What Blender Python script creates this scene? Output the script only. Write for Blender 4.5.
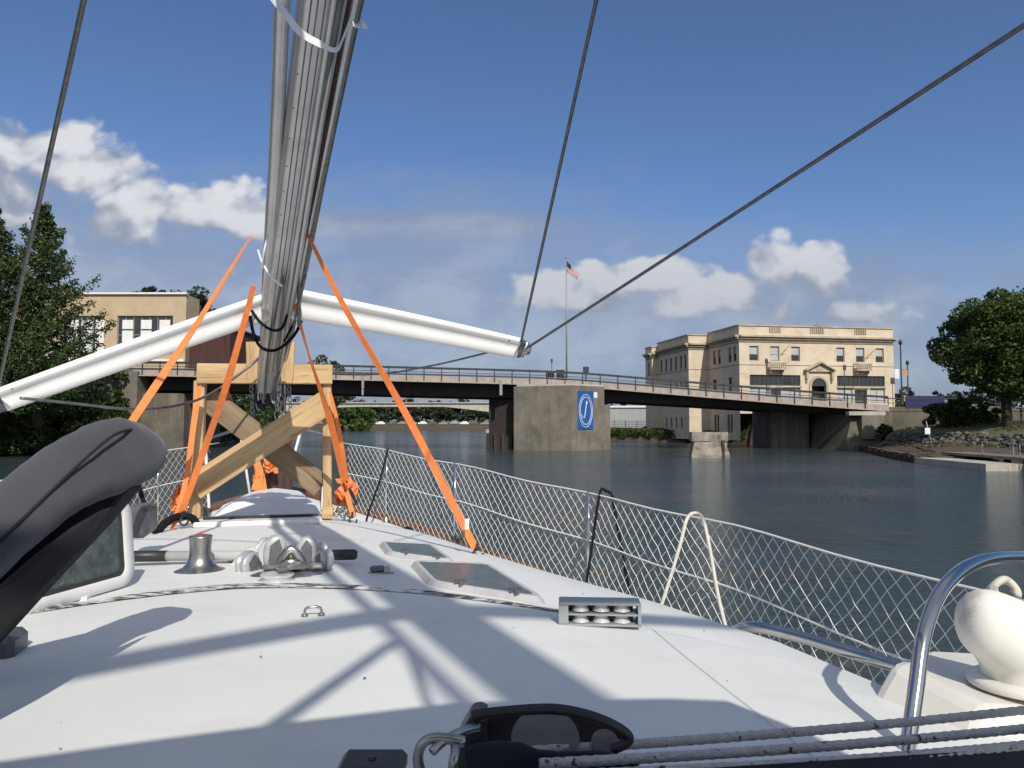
import bpy, math, random
import numpy as np
from mathutils import Vector, Matrix
R = math.radians
rnd = random.Random(7)
scene = bpy.context.scene
COL = scene.collection
for o in list(bpy.data.objects): bpy.data.objects.remove(o, do_unlink=True)

# ------------------------------------------------------------------ camera
H = 2.8; F = 760.0; TH = math.atan(40/760.0)
cd = bpy.data.cameras.new('camera'); cam = bpy.data.objects.new('camera', cd); COL.objects.link(cam)
cam.location = (0, 0, H); cam.rotation_euler = (R(90)+TH, 0, 0)
cd.sensor_width = 36; cd.lens = 36*F/1024; cd.clip_start = 0.05; cd.clip_end = 8000
scene.camera = cam
# ------------------------------------------------------------------ light
SUN_AZ_RIGHT = 17.0      # sun stands behind the viewer, this many degrees to the right
SUN_EL = 39.0
sdir = Vector((math.sin(R(SUN_AZ_RIGHT))*math.cos(R(SUN_EL)), -math.cos(R(SUN_AZ_RIGHT))*math.cos(R(SUN_EL)), math.sin(R(SUN_EL))))
ld = bpy.data.lights.new('sun', 'SUN'); ld.energy = 4.2; ld.angle = R(0.53); ld.color = (1.0, 0.94, 0.85)
sun = bpy.data.objects.new('sun', ld); COL.objects.link(sun); sun.location = (0, 0, 60)
sun.rotation_euler = sdir.to_track_quat('Z', 'Y').to_euler()
scene.view_settings.view_transform = 'Standard'; scene.view_settings.look = 'None'
scene.view_settings.exposure = 0.0; scene.view_settings.gamma = 1
scene.view_settings.use_curve_mapping = False

w = bpy.data.worlds.new('World'); scene.world = w; w.use_nodes = True
nt = w.node_tree; N = nt.nodes; L = nt.links; N.clear()
def nd(t, **k):
    n = N.new(t)
    for a, b in k.items(): setattr(n, a, b)
    return n
def mth(op, a, b=None, c=None, clamp=False):
    n = N.new('ShaderNodeMath'); n.operation = op; n.use_clamp = clamp
    for i, v in enumerate((a, b, c)):
        if v is None: continue
        if isinstance(v, (int, float)): n.inputs[i].default_value = v
        else: L.new(v, n.inputs[i])
    return n.outputs[0]
def sstep(v, e0, e1):
    n = N.new('ShaderNodeMapRange'); n.interpolation_type = 'SMOOTHSTEP'
    L.new(v, n.inputs[0]); n.inputs[1].default_value = e0; n.inputs[2].default_value = e1
    return n.outputs[0]
sky = nd('ShaderNodeTexSky', sky_type='NISHITA'); sky.sun_disc = False
sky.sun_elevation = R(SUN_EL); sky.sun_rotation = R(180-SUN_AZ_RIGHT); sky.altitude = 200; sky.air_density = 1.0; sky.dust_density = 0.6; sky.ozone_density = 3.0
tc = nd('ShaderNodeTexCoord'); sep = nd('ShaderNodeSeparateXYZ'); L.new(tc.outputs['Generated'], sep.inputs[0])
ay = mth('MAXIMUM', mth('ABSOLUTE', sep.outputs['Y']), 0.08)
u = mth('DIVIDE', sep.outputs['X'], ay); v = mth('DIVIDE', sep.outputs['Z'], ay)
def noise(scale, detail, rough, off=(0, 0, 0), sy=1.6, dist=0.0):
    cb = nd('ShaderNodeCombineXYZ')
    L.new(mth('ADD', u, off[0]), cb.inputs[0]); L.new(mth('MULTIPLY', mth('ADD', v, off[1]), sy), cb.inputs[1]); cb.inputs[2].default_value = off[2]
    n = nd('ShaderNodeTexNoise'); n.inputs['Scale'].default_value = scale; n.inputs['Detail'].default_value = detail
    n.inputs['Roughness'].default_value = rough; n.inputs['Distortion'].default_value = dist; L.new(cb.outputs[0], n.inputs['Vector'])
    return n.outputs['Fac']
OFF = [0.0, 0.0]
def blob(cu, cv, ru, rv):
    a = mth('POWER', mth('DIVIDE', mth('SUBTRACT', u, cu-OFF[0]), ru), 2); b = mth('POWER', mth('DIVIDE', mth('SUBTRACT', v, cv-OFF[1]), rv), 2)
    return mth('SUBTRACT', 1.0, mth('SQRT', mth('ADD', a, b)))
def bmax(lst):
    r = lst[0]
    for x in lst[1:]: r = mth('MAXIMUM', r, x)
    return r
# cumulus heaps: centres given as directions (tangents of azimuth and elevation)
def bl(px, py, rx, ry): return blob((px-512)/F, (424-py)/F, rx/F, ry/F)
def heap_field():
    return bmax([bl(62, 178, 74, 52), bl(20, 215, 110, 76), bl(105, 222, 62, 56), bl(205, 214, 62, 34), bl(-120, 200, 170, 100), bl(-320, 230, 150, 70), bl(240, 226, 50, 24),
              bl(778, 270, 24, 32), bl(640, 280, 62, 22), bl(825, 283, 34, 36), bl(735, 292, 50, 18), bl(850, 312, 60, 24), bl(690, 308, 150, 30), bl(600, 300, 90, 24), bl(1180, 300, 160, 60), bl(1400, 280, 200, 90)])
heaps = heap_field(); OFF[:] = [0.012, 0.030]; heaps_up = heap_field(); OFF[:] = [0.0, 0.0]
base = bmax([bl(60, 320, 420, 130), bl(380, 320, 330, 115), bl(800, 345, 330, 95), bl(600, 335, 300, 90), bl(-400, 320, 500, 140), bl(1350, 330, 480, 110), bl(400, 225, 190, 22)])
def billow(scale, off, sy=1.3):
    cb = nd('ShaderNodeCombineXYZ'); L.new(mth('ADD', u, off[0]), cb.inputs[0]); L.new(mth('MULTIPLY', mth('ADD', v, off[1]), sy), cb.inputs[1])
    wn = nd('ShaderNodeTexNoise', noise_dimensions='2D'); wn.inputs['Scale'].default_value = scale*0.8; wn.inputs['Detail'].default_value = 3; L.new(cb.outputs[0], wn.inputs['Vector'])
    mv = nd('ShaderNodeVectorMath', operation='MULTIPLY_ADD'); L.new(wn.outputs['Color'], mv.inputs[0]); mv.inputs[1].default_value = (0.5/scale,)*3; L.new(cb.outputs[0], mv.inputs[2])
    tot = None
    for k, wgt in ((1.0, 0.62), (2.4, 0.26), (5.6, 0.12)):
        vo = nd('ShaderNodeTexVoronoi', feature='SMOOTH_F1', voronoi_dimensions='2D'); vo.inputs['Scale'].default_value = scale*k; vo.inputs['Smoothness'].default_value = 0.35; L.new(mv.outputs[0], vo.inputs['Vector'])
        t = mth('MULTIPLY', mth('SUBTRACT', 0.55, vo.outputs['Distance']), wgt*1.6); tot = t if tot is None else mth('ADD', tot, t)
    return tot
b1 = billow(10.0, (2.0, 1.0)); b1s = billow(10.0, (1.988, 0.984))
n1 = noise(5.0, 7, 0.6, (3.1, 1.7, 0.0), dist=0.2)
n2 = noise(3.2, 7, 0.62, (7.3, 2.1, 4.0), sy=3.2)
n3 = noise(22.0, 6, 0.62, (1.0, 1.0, 2.0), sy=1.4)
hd = mth('ADD', mth('ADD', heaps, mth('MULTIPLY', b1, 0.85)), mth('ADD', mth('MULTIPLY', mth('SUBTRACT', n1, 0.5), 1.3), mth('MULTIPLY', mth('SUBTRACT', n3, 0.5), 0.5)))
top = mth('SUBTRACT', heaps, heaps_up)
# crisp on the lit upper edge, soft on the underside
e1 = mth('ADD', 0.40, mth('MULTIPLY', sstep(top, 0.30, -0.30), 1.7))
hm_ = nd('ShaderNodeMapRange', interpolation_type='SMOOTHSTEP'); L.new(hd, hm_.inputs[0]); hm_.inputs[1].default_value = 0.05; L.new(e1, hm_.inputs[2]); hmask = hm_.outputs[0]
bd = mth('ADD', base, mth('ADD', mth('MULTIPLY', mth('SUBTRACT', n2, 0.5), 1.6), mth('MULTIPLY', mth('SUBTRACT', n3, 0.5), 0.5)))
veil = sstep(v, 0.24, 0.03)
bmask = mth('MAXIMUM', mth('MULTIPLY', sstep(bd, -0.60, 0.60), 0.80), mth('MULTIPLY', veil, 0.88))
lit = mth('POWER', sstep(mth('ADD', mth('ADD', mth('MULTIPLY', mth('SUBTRACT', b1, b1s), 2.2), mth('MULTIPLY', top, 1.5)), mth('ADD', mth('MULTIPLY', mth('SUBTRACT', n3, 0.5), 0.9), mth('MULTIPLY', mth('SUBTRACT', n1, 0.5), 1.0))), -0.55, 1.25), 1.15)
lit = mth('MULTIPLY', lit, mth('ADD', 0.50, mth('MULTIPLY', sstep(v, 0.12, 0.32), 0.5)))
mixc = nd('ShaderNodeMix', data_type='RGBA'); L.new(lit, mixc.inputs[0])
mixc.inputs[6].default_value = (3.1, 3.6, 4.7, 1); mixc.inputs[7].default_value = (7.4, 7.6, 8.0, 1)
# paler wisps inside the low band
wisp = mth('MULTIPLY', sstep(mth('ADD', base, mth('MULTIPLY', mth('SUBTRACT', noise(9.0, 7, 0.62, (5.0, 3.0, 1.0), sy=1.8, dist=0.3), 0.5), 3.2)), 0.10, 1.25), 0.70)
m1 = nd('ShaderNodeMix', data_type='RGBA'); L.new(bmask, m1.inputs[0]); bc_mix = nd('ShaderNodeMix', data_type='RGBA'); L.new(wisp, bc_mix.inputs[0]); bc_mix.inputs[6].default_value = (2.75, 3.3, 4.6, 1); bc_mix.inputs[7].default_value = (4.6, 4.9, 5.7, 1); L.new(bc_mix.outputs[2], m1.inputs[7])
# the air towards the horizon is a little paler, the zenith a little deeper
hs = nd('ShaderNodeHueSaturation'); hs.inputs['Saturation'].default_value = 1.0; hs.inputs['Value'].default_value = 1.0
L.new(sky.outputs[0], hs.inputs['Color']); tint = nd('ShaderNodeMix', data_type='RGBA', blend_type='MULTIPLY'); tint.inputs[0].default_value = 1.0; L.new(hs.outputs[0], tint.inputs[6]); tint.inputs[7].default_value = (0.82, 0.93, 1.12, 1); L.new(tint.outputs[2], m1.inputs[6])
m2 = nd('ShaderNodeMix', data_type='RGBA'); L.new(hmask, m2.inputs[0]); L.new(m1.outputs[2], m2.inputs[6]); L.new(mixc.outputs[2], m2.inputs[7])
# unseen pale cloud added behind the viewer and overhead to lighten shadows
rear = mth('MAXIMUM', mth('MULTIPLY', sstep(sep.outputs['Y'], 0.05, -0.35), 0.42), mth('MULTIPLY', sstep(sep.outputs['Z'], 0.60, 0.85), 0.30))
m2b = nd('ShaderNodeMix', data_type='RGBA'); L.new(rear, m2b.inputs[0]); L.new(m2.outputs[2], m2b.inputs[6]); m2b.inputs[7].default_value = (8.0, 8.0, 7.8, 1)
above = sstep(sep.outputs['Z'], -0.01, 0.02)
m3 = nd('ShaderNodeMix', data_type='RGBA'); L.new(above, m3.inputs[0]); m3.inputs[6].default_value = (0.9, 1.1, 1.3, 1); L.new(m2b.outputs[2], m3.inputs[7])
bg = nd('ShaderNodeBackground'); bg.inputs[1].default_value = 0.096; L.new(m3.outputs[2], bg.inputs[0])
wo = nd('ShaderNodeOutputWorld'); L.new(bg.outputs[0], wo.inputs[0])

# ------------------------------------------------------------------ helpers
CAMP = Vector((0, 0, H)); FW = Vector((0, math.cos(TH), math.sin(TH))); UP = Vector((0, -math.sin(TH), math.cos(TH)))
def P(px, py, Y):                       # the point seen at a pixel, Y metres ahead
    r = FW + Vector(((px-512)/F, 0, 0)) + UP*((384-py)/F)
    return CAMP + r*(Y/r.y)
def G(px, py, z):                       # the point seen at a pixel, at height z
    r = FW + Vector(((px-512)/F, 0, 0)) + UP*((384-py)/F)
    return CAMP + r*((z-H)/r.z)
FD = Vector((-0.258, 0.966, 0)).normalized(); SD = Vector((0.966, 0.258, 0)).normalized()
def B(a, b, dz): return FD*a + SD*(b-0.25) + Vector((0, 0, H+dz))     # boat frame: a ahead, b to starboard, dz against the eye
WORLD = {}
class MB:
    def __init__(s): s.v = []; s.f = []; s.m = []; s.smooth = []; s.mi = 0
    def add(s, vs, fs, smooth=False):
        k = len(s.v); s.v += [Vector(q) for q in vs]
        for f in fs: s.f.append([i+k for i in f]); s.m.append(s.mi); s.smooth.append(smooth)
        return s
    def box(s, c, d, ax=None, bev=0):
        c = Vector(c); X, Y, Z = ax if ax else (Vector((1,0,0)), Vector((0,1,0)), Vector((0,0,1)))
        x, y, z = d[0]/2, d[1]/2, d[2]/2
        if bev:
            pts = []; b = bev
            prof = [(-x+b,-y),(x-b,-y),(x,-y+b),(x,y-b),(x-b,y),(-x+b,y),(-x,y-b),(-x,-y+b)]
            prof2 = [(-x+b,-y+b)]*1
            def inn(p): return (max(-x+b, min(x-b, p[0])), max(-y+b, min(y-b, p[1])))
            rings = [[(*inn(p), -z) for p in prof], [(*p, -z+b) for p in prof], [(*p, z-b) for p in prof], [(*inn(p), z) for p in prof]]
            vs = [c + X*q[0] + Y*q[1] + Z*q[2] for r in rings for q in r]; fs = []
            for k in range(3):
                for i in range(8): fs.append([k*8+i, k*8+(i+1) % 8, k*8+8+(i+1) % 8, k*8+8+i])
            fs.append(list(range(7, -1, -1))); fs.append([24+i for i in range(8)])
            return s.add(vs, fs)
        vs = [c + X*(x*i) + Y*(y*j) + Z*(z*k) for k in (-1, 1) for j in (-1, 1) for i in (-1, 1)]
        return s.add(vs, [(0,2,3,1),(4,5,7,6),(0,1,5,4),(2,6,7,3),(0,4,6,2),(1,3,7,5)])
    def bar(s, p, q, w_, h_, up=(0,0,1), bev=0):
        p, q = Vector(p), Vector(q); d = (q-p); l = d.length; d.normalize(); up = Vector(up)
        x = d.cross(up); x = x.normalized() if x.length > 1e-4 else Vector((1,0,0)); z = x.cross(d).normalized()
        return s.box((p+q)/2, (w_, l, h_), (x, d, z), bev)
    def tube(s, pts, r, n=8, cap=True, sq=(1, 1), up=None):
        pts = [Vector(p) for p in pts]; rr = r if isinstance(r, (list, tuple)) else [r]*len(pts)
        vs = []; fs = []; prev = None
        for i, p in enumerate(pts):
            t = (pts[min(i+1, len(pts)-1)] - pts[max(i-1, 0)]).normalized()
            if prev is None:
                a = Vector(up) if up else (Vector((0,0,1)) if abs(t.z) < 0.9 else Vector((1,0,0)))
            else: a = prev
            a = (a - t*a.dot(t)).normalized(); prev = a; b = t.cross(a)
            for k in range(n):
                an = 2*math.pi*k/n; vs.append(p + b*(math.cos(an)*rr[i]*sq[0]) + a*(math.sin(an)*rr[i]*sq[1]))
        for i in range(len(pts)-1):
            for k in range(n): fs.append((i*n+k, i*n+(k+1) % n, (i+1)*n+(k+1) % n, (i+1)*n+k))
        if cap: fs.append(list(range(n-1, -1, -1))); fs.append([(len(pts)-1)*n+k for k in range(n)])
        return s.add(vs, fs, n > 5)
    def strap(s, pts, w_, side, th=0.003):
        pts = [Vector(p) for p in pts]; vs = []; fs = []; n = len(pts)
        ws = w_ if isinstance(w_, (list, tuple)) else [w_]*n
        sd = side if isinstance(side, list) else [side]*n
        for i, p in enumerate(pts):
            t = (pts[min(i+1, n-1)]-pts[max(i-1, 0)]).normalized(); x = Vector(sd[i]); x = (x-t*x.dot(t)).normalized(); y = t.cross(x)
            for sx, sy in ((-1,-1),(1,-1),(1,1),(-1,1)): vs.append(p+x*(sx*ws[i]/2)+y*(sy*th/2))
        for i in range(n-1):
            for k in range(4): fs.append((i*4+k, i*4+(k+1) % 4, i*4+4+(k+1) % 4, i*4+4+k))
        fs += [(3,2,1,0), ((n-1)*4, (n-1)*4+1, (n-1)*4+2, (n-1)*4+3)]
        return s.add(vs, fs)
    def lathe(s, c, prof, n=24, ax=None, cap=True):
        c = Vector(c); X, Y, Z = ax if ax else (Vector((1,0,0)), Vector((0,1,0)), Vector((0,0,1)))
        vs = [c + X*(r*math.cos(2*math.pi*k/n)) + Y*(r*math.sin(2*math.pi*k/n)) + Z*h for r, h in prof for k in range(n)]
        fs = [(i*n+k, i*n+(k+1) % n, (i+1)*n+(k+1) % n, (i+1)*n+k) for i in range(len(prof)-1) for k in range(n)]
        s.add(vs, fs, True)
        if cap: s.add(vs[:n], [list(range(n-1, -1, -1))]); s.add(vs[-n:], [list(range(n))])
        return s
    def prism(s, poly, z0, z1):
        n = len(poly); vs = [(x, y, z0) for x, y in poly] + [(x, y, z1) for x, y in poly]
        fs = [list(range(n-1, -1, -1)), list(range(n, 2*n))] + [(i, (i+1) % n, n+(i+1) % n, n+i) for i in range(n)]
        return s.add(vs, fs)
    def slab(s, poly, ext):             # polygon of 3-D points pushed along ext
        ext = Vector(ext); n = len(poly); vs = [Vector(p) for p in poly] + [Vector(p)+ext for p in poly]
        return s.add(vs, [list(range(n-1, -1, -1)), list(range(n, 2*n))] + [(i, (i+1) % n, n+(i+1) % n, n+i) for i in range(n)])
    def grid(s, rows, smooth=True, close=False):
        n = len(rows[0]); vs = [p for r in rows for p in r]; fs = []
        for i in range(len(rows)-1):
            for k in range(n if close else n-1): fs.append((i*n+k, i*n+(k+1) % n, (i+1)*n+(k+1) % n, (i+1)*n+k))
        return s.add(vs, fs, smooth)
    def ico(s, c, r, seed=0, sub=2, sq=(1,1,1), jit=0.15):
        import bmesh
        bm = bmesh.new(); bmesh.ops.create_icosphere(bm, subdivisions=sub, radius=1); q = random.Random(seed)
        vs = [Vector(c) + Vector((v_.co.x*sq[0], v_.co.y*sq[1], v_.co.z*sq[2]))*(r*(1+q.uniform(-jit, jit))) for v_ in bm.verts]
        fs = [[x.index for x in f.verts] for f in bm.faces]; bm.free()
        return s.add(vs, fs, jit < 0.1)
    def build(s, name, mat, parent=None, bevel=0, subsurf=0, autosmooth=False):
        me = bpy.data.meshes.new(name)
        vs = s.v
        if parent is not None: off = WORLD[parent.name]
        else:
            xs = [p.x for p in vs]; ys = [p.y for p in vs]; zs = [p.z for p in vs]
            off = Vector(((min(xs)+max(xs))/2, (min(ys)+max(ys))/2, min(zs)))
        me.from_pydata([(p-off)[:] for p in vs], [], s.f)
        for m in (mat if isinstance(mat, (list, tuple)) else [mat]): me.materials.append(m)
        me.polygons.foreach_set('material_index', s.m); me.polygons.foreach_set('use_smooth', s.smooth); me.update()
        o = bpy.data.objects.new(name, me); COL.objects.link(o)
        if parent is not None: o.parent = parent; WORLD[o.name] = off
        else: o.location = off; WORLD[o.name] = off
        if bevel:
            b = o.modifiers.new('bevel', 'BEVEL'); b.width = bevel; b.segments = 2; b.limit_method = 'ANGLE'; b.angle_limit = R(40)
        if subsurf:
            b = o.modifiers.new('sub', 'SUBSURF'); b.levels = subsurf; b.render_levels = subsurf
        return o
def tag(o, label=None, cat=None, group=None, kind=None):
    if label: o['label'] = label
    if cat: o['category'] = cat
    if group: o['group'] = group
    if kind: o['kind'] = kind
    return o
def thing(name, loc, label, cat, group=None):
    o = bpy.data.objects.new(name, None); COL.objects.link(o); o.location = Vector(loc); o.empty_display_size = 0.1
    WORLD[o.name] = Vector(loc); return tag(o, label, cat, group)
def copy_tree(o, parent=None):
    c = o.copy(); COL.objects.link(c); c.parent = parent
    for k in ('label', 'category'):
        pass
    for ch in [x for x in bpy.data.objects if x.parent == o]: copy_tree(ch, c)
    return c
def lerp(a, b, t): return a+(b-a)*t
def interp(t, xs, ys): return float(np.interp(t, xs, ys))
def catmull(pts, n=8):
    pts = [Vector(p) for p in pts]; out = []
    for i in range(len(pts)-1):
        p0 = pts[max(i-1, 0)]; p1 = pts[i]; p2 = pts[i+1]; p3 = pts[min(i+2, len(pts)-1)]
        for k in range(n):
            t = k/n; out.append(0.5*((2*p1)+(p2-p0)*t+(2*p0-5*p1+4*p2-p3)*t*t+(3*p1-p0-3*p2+p3)*t**3))
    return out+[pts[-1]]

# ------------------------------------------------------------------ materials
def mat(name, c1, c2=None, scale=4.0, rough=0.6, metal=0.0, bump=0.0, bscale=None, detail=6, lo=0.35, hi=0.65, stretch=None, rvar=0.0,
        c3=None, s3=1.0, lo3=0.5, hi3=0.7, stretch3=None, spec=0.5, island=0.0, coord='Object', coat=0.0, trans=0.0, ior=None, sheen=0.0):
    m = bpy.data.materials.new(name); m.use_nodes = True; t = m.node_tree; n = t.nodes; l = t.links
    bs = n['Principled BSDF']; bs.inputs['Roughness'].default_value = rough; bs.inputs['Metallic'].default_value = metal
    bs.inputs['Specular IOR Level'].default_value = spec
    if coat: bs.inputs['Coat Weight'].default_value = coat; bs.inputs['Coat Roughness'].default_value = 0.12
    if trans: bs.inputs['Transmission Weight'].default_value = trans
    if ior: bs.inputs['IOR'].default_value = ior
    if sheen: bs.inputs['Sheen Weight'].default_value = sheen; bs.inputs['Sheen Roughness'].default_value = 0.5
    cc = n.new('ShaderNodeTexCoord'); gm = n.new('ShaderNodeNewGeometry')
    src = gm.outputs['Position'] if coord == 'World' else cc.outputs[coord]
    def nz(sc, st, det=detail):
        mp = n.new('ShaderNodeMapping'); mp.inputs['Scale'].default_value = st or (1, 1, 1); l.new(src, mp.inputs[0])
        x = n.new('ShaderNodeTexNoise'); x.inputs['Scale'].default_value = sc; x.inputs['Detail'].default_value = det; x.inputs['Roughness'].default_value = 0.62
        l.new(mp.outputs[0], x.inputs['Vector']); return x.outputs['Fac']
    def mr(f, a, b):
        x = n.new('ShaderNodeMapRange'); l.new(f, x.inputs[0]); x.inputs[1].default_value = a; x.inputs[2].default_value = b; return x.outputs[0]
    def mix(f, a, b):
        x = n.new('ShaderNodeMix'); x.data_type = 'RGBA'; l.new(f, x.inputs[0])
        for i, q in ((6, a), (7, b)):
            if isinstance(q, tuple): x.inputs[i].default_value = (*q, 1)
            else: l.new(q, x.inputs[i])
        return x.outputs[2]
    if c2 is None: c2 = tuple(x*0.82 for x in c1)
    f = nz(scale, stretch); col = mix(mr(f, lo, hi), c1, c2)
    if c3: col = mix(mr(nz(s3, stretch3), lo3, hi3), col, c3)
    if island:
        h = n.new('ShaderNodeHueSaturation'); x = n.new('ShaderNodeMapRange'); l.new(gm.outputs['Random Per Island'], x.inputs[0])
        x.inputs[3].default_value = 1-island; x.inputs[4].default_value = 1+island; l.new(x.outputs[0], h.inputs['Value']); l.new(col, h.inputs['Color']); col = h.outputs[0]
    l.new(col, bs.inputs['Base Color'])
    if rvar:
        x = n.new('ShaderNodeMapRange'); l.new(f, x.inputs[0]); x.inputs[3].default_value = rough-rvar; x.inputs[4].default_value = rough+rvar; l.new(x.outputs[0], bs.inputs['Roughness'])
    if bump:
        b = n.new('ShaderNodeBump'); b.inputs['Strength'].default_value = bump; b.inputs['Distance'].default_value = 0.02
        l.new(nz(bscale or scale*4, stretch), b.inputs['Height']); l.new(b.outputs[0], bs.inputs['Normal'])
    return m
M = {}
M['gel'] = mat('gelcoat', (0.735, 0.745, 0.715), (0.70, 0.71, 0.68), 2.2, 0.5, spec=0.3, c3=(0.60, 0.58, 0.53), s3=2.2, lo3=0.56, hi3=0.88, stretch3=(1, 2.4, 1), bump=0.10, bscale=190, detail=9, lo=0.42, hi=0.62, coord='World')
M['gel_clean'] = mat('gelcoat trim', (0.80, 0.79, 0.77), (0.74, 0.73, 0.70), 6, 0.4, spec=0.3)
M['gel_old'] = mat('weathered white plastic', (0.78, 0.76, 0.70), (0.68, 0.66, 0.59), 6, 0.6, spec=0.3, c3=(0.36, 0.31, 0.25), s3=8, lo3=0.53, hi3=0.72)
M['cream'] = mat('cream moulding', (0.72, 0.70, 0.63), (0.66, 0.63, 0.56), 6, 0.4)
M['seam'] = mat('grimy seam', (0.66, 0.65, 0.62), (0.05, 0.05, 0.048), 30, 0.8, lo=0.44, hi=0.50, stretch=(0.6, 3.2, 1), c3=(0.72, 0.71, 0.68), s3=5, lo3=0.54, hi3=0.60, coord='World')
M['alu'] = mat('anodised aluminium', (0.62, 0.63, 0.64), (0.50, 0.51, 0.52), 5, 0.36, 0.6, stretch=(1, 1, 1), rvar=0.08)
M['alu_dark'] = mat('grey alloy', (0.16, 0.165, 0.17), (0.10, 0.105, 0.11), 9, 0.45, 0.5)
M['spreader'] = mat('white enamel', (0.80, 0.80, 0.78), (0.74, 0.74, 0.72), 5, 0.3, coat=0.3, c3=(0.5, 0.48, 0.44), s3=9, lo3=0.64, hi3=0.85)
M['steel'] = mat('polished stainless', (0.62, 0.61, 0.59), (0.50, 0.49, 0.47), 12, 0.14, 1.0)
M['steel_dull'] = mat('brushed stainless', (0.55, 0.54, 0.51), (0.30, 0.29, 0.27), 30, 0.34, 1.0, stretch=(1, 1, 0.3))
M['wire'] = mat('rigging wire', (0.20, 0.20, 0.195), (0.12, 0.12, 0.12), 40, 0.45, 0.7)
M['wood'] = mat('pine', (0.58, 0.41, 0.21), (0.42, 0.27, 0.125), 3.0, 0.65, stretch=(9, 9, 0.7), lo=0.35, hi=0.66, c3=(0.22, 0.12, 0.055), s3=6, lo3=0.57, hi3=0.72, stretch3=(9, 9, 0.9), bump=0.15, bscale=14)
M['wood_grey'] = mat('weathered pine', (0.30, 0.22, 0.135), (0.19, 0.14, 0.09), 3.0, 0.8, stretch=(10, 10, 0.6), lo=0.35, hi=0.66, c3=(0.08, 0.06, 0.045), s3=5, lo3=0.6, hi3=0.7, stretch3=(8, 8, 0.8), bump=0.2, bscale=14)
M['orange'] = mat('orange webbing', (0.90, 0.25, 0.06), (0.80, 0.20, 0.045), 30, 0.6, bump=0.2, bscale=200)
M['black'] = mat('black plastic', (0.018, 0.018, 0.02), (0.03, 0.03, 0.032), 20, 0.45)
M['blackrope'] = mat('black cord', (0.008, 0.008, 0.009), (0.014, 0.014, 0.014), 60, 0.9, spec=0.15)
M['rope'] = mat('white rope', (0.72, 0.70, 0.62), (0.60, 0.57, 0.48), 60, 0.8, bump=0.5, bscale=200)
M['net'] = mat('white netting', (0.80, 0.79, 0.75), (0.72, 0.71, 0.66), 40, 0.8)
M['fleck'] = mat('flecked braid', (0.74, 0.71, 0.69), (0.58, 0.56, 0.55), 120, 0.85, c3=(0.14, 0.04, 0.06), s3=75, lo3=0.60, hi3=0.64, bump=0.6, bscale=420, coord='World')
M['canvas'] = mat('grey canvas', (0.055, 0.055, 0.064), (0.040, 0.040, 0.048), 4, 0.85, bump=0.35, bscale=600, sheen=0.25, c3=(0.075, 0.075, 0.083), s3=5, lo3=0.5, hi3=0.8)
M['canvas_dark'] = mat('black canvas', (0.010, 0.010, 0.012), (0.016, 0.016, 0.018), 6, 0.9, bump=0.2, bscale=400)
M['navy'] = mat('navy canvas', (0.012, 0.018, 0.035), (0.008, 0.012, 0.022), 12, 0.8, bump=0.2, bscale=300)
M['smoke'] = mat('smoked acrylic', (0.045, 0.062, 0.060), (0.10, 0.12, 0.115), 26, 0.30, spec=0.35, c3=(0.24, 0.26, 0.24), s3=40, lo3=0.60, hi3=0.72)
M['grille'] = mat('grey housing', (0.30, 0.32, 0.33), (0.25, 0.27, 0.28), 14, 0.4)
M['sheave'] = mat('pale sheave', (0.52, 0.52, 0.52), (0.42, 0.42, 0.42), 14, 0.35)
M['cheekmat'] = mat('scuffed grey cheek', (0.46, 0.47, 0.48), (0.34, 0.35, 0.36), 30, 0.4, 0.2, c3=(0.12, 0.12, 0.12), s3=25, lo3=0.62, hi3=0.72)
M['sheave_shade'] = mat('shade toned beige sheave', (0.16, 0.155, 0.14), (0.11, 0.105, 0.095), 20, 0.5)  # beige darkened in colour to stand for the shade on the block
M['stub'] = mat('old masonry', (0.34, 0.31, 0.26), (0.22, 0.20, 0.165), 1.3, 0.9, c3=(0.11, 0.095, 0.075), s3=1.6, lo3=0.5, hi3=0.7, bump=0.8, bscale=4, coord='World')
M['weave'] = mat('grey fabric', (0.13, 0.135, 0.15), (0.09, 0.095, 0.11), 60, 0.7)
M['teak'] = mat('old teak rail', (0.20, 0.10, 0.055), (0.12, 0.06, 0.035), 12, 0.7, stretch=(1, 1, 5))
M['hull'] = mat('hull paint', (0.62, 0.62, 0.60), (0.58, 0.58, 0.56), 3, 0.3)
M['tape'] = mat('white tape', (0.80, 0.80, 0.82), (0.70, 0.70, 0.72), 16, 0.3)
M['rust'] = mat('rusty steel', (0.07, 0.035, 0.022), (0.035, 0.02, 0.015), 2, 0.85, stretch=(1, 1, 0.3), c3=(0.16, 0.08, 0.045), s3=1.2, lo3=0.55, hi3=0.75)
M['conc'] = mat('weathered concrete', (0.205, 0.185, 0.148), (0.125, 0.113, 0.09), 0.6, 0.88, c3=(0.085, 0.075, 0.06), s3=1.1, lo3=0.52, hi3=0.82, stretch3=(1.5, 1.5, 0.22), bump=0.5, bscale=3, coord='World')
M['conc_pale'] = mat('pale concrete', (0.46, 0.43, 0.38), (0.36, 0.34, 0.29), 0.8, 0.85, c3=(0.17, 0.15, 0.12), s3=1.4, lo3=0.56, hi3=0.78, stretch3=(2, 2, 0.3), coord='World')
M['conc_dark'] = mat('stained concrete', (0.14, 0.125, 0.10), (0.08, 0.07, 0.055), 0.5, 0.9, c3=(0.24, 0.20, 0.15), s3=0.7, lo3=0.55, hi3=0.75, stretch3=(2, 2, 0.15), bump=0.5, bscale=3, coord='World')
M['fascia'] = mat('bridge fascia', (0.40, 0.34, 0.30), (0.30, 0.25, 0.215), 1.5, 0.8, c3=(0.20, 0.13, 0.10), s3=0.9, lo3=0.58, hi3=0.78, stretch3=(1.5, 1, 0.3), coord='World')
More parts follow.
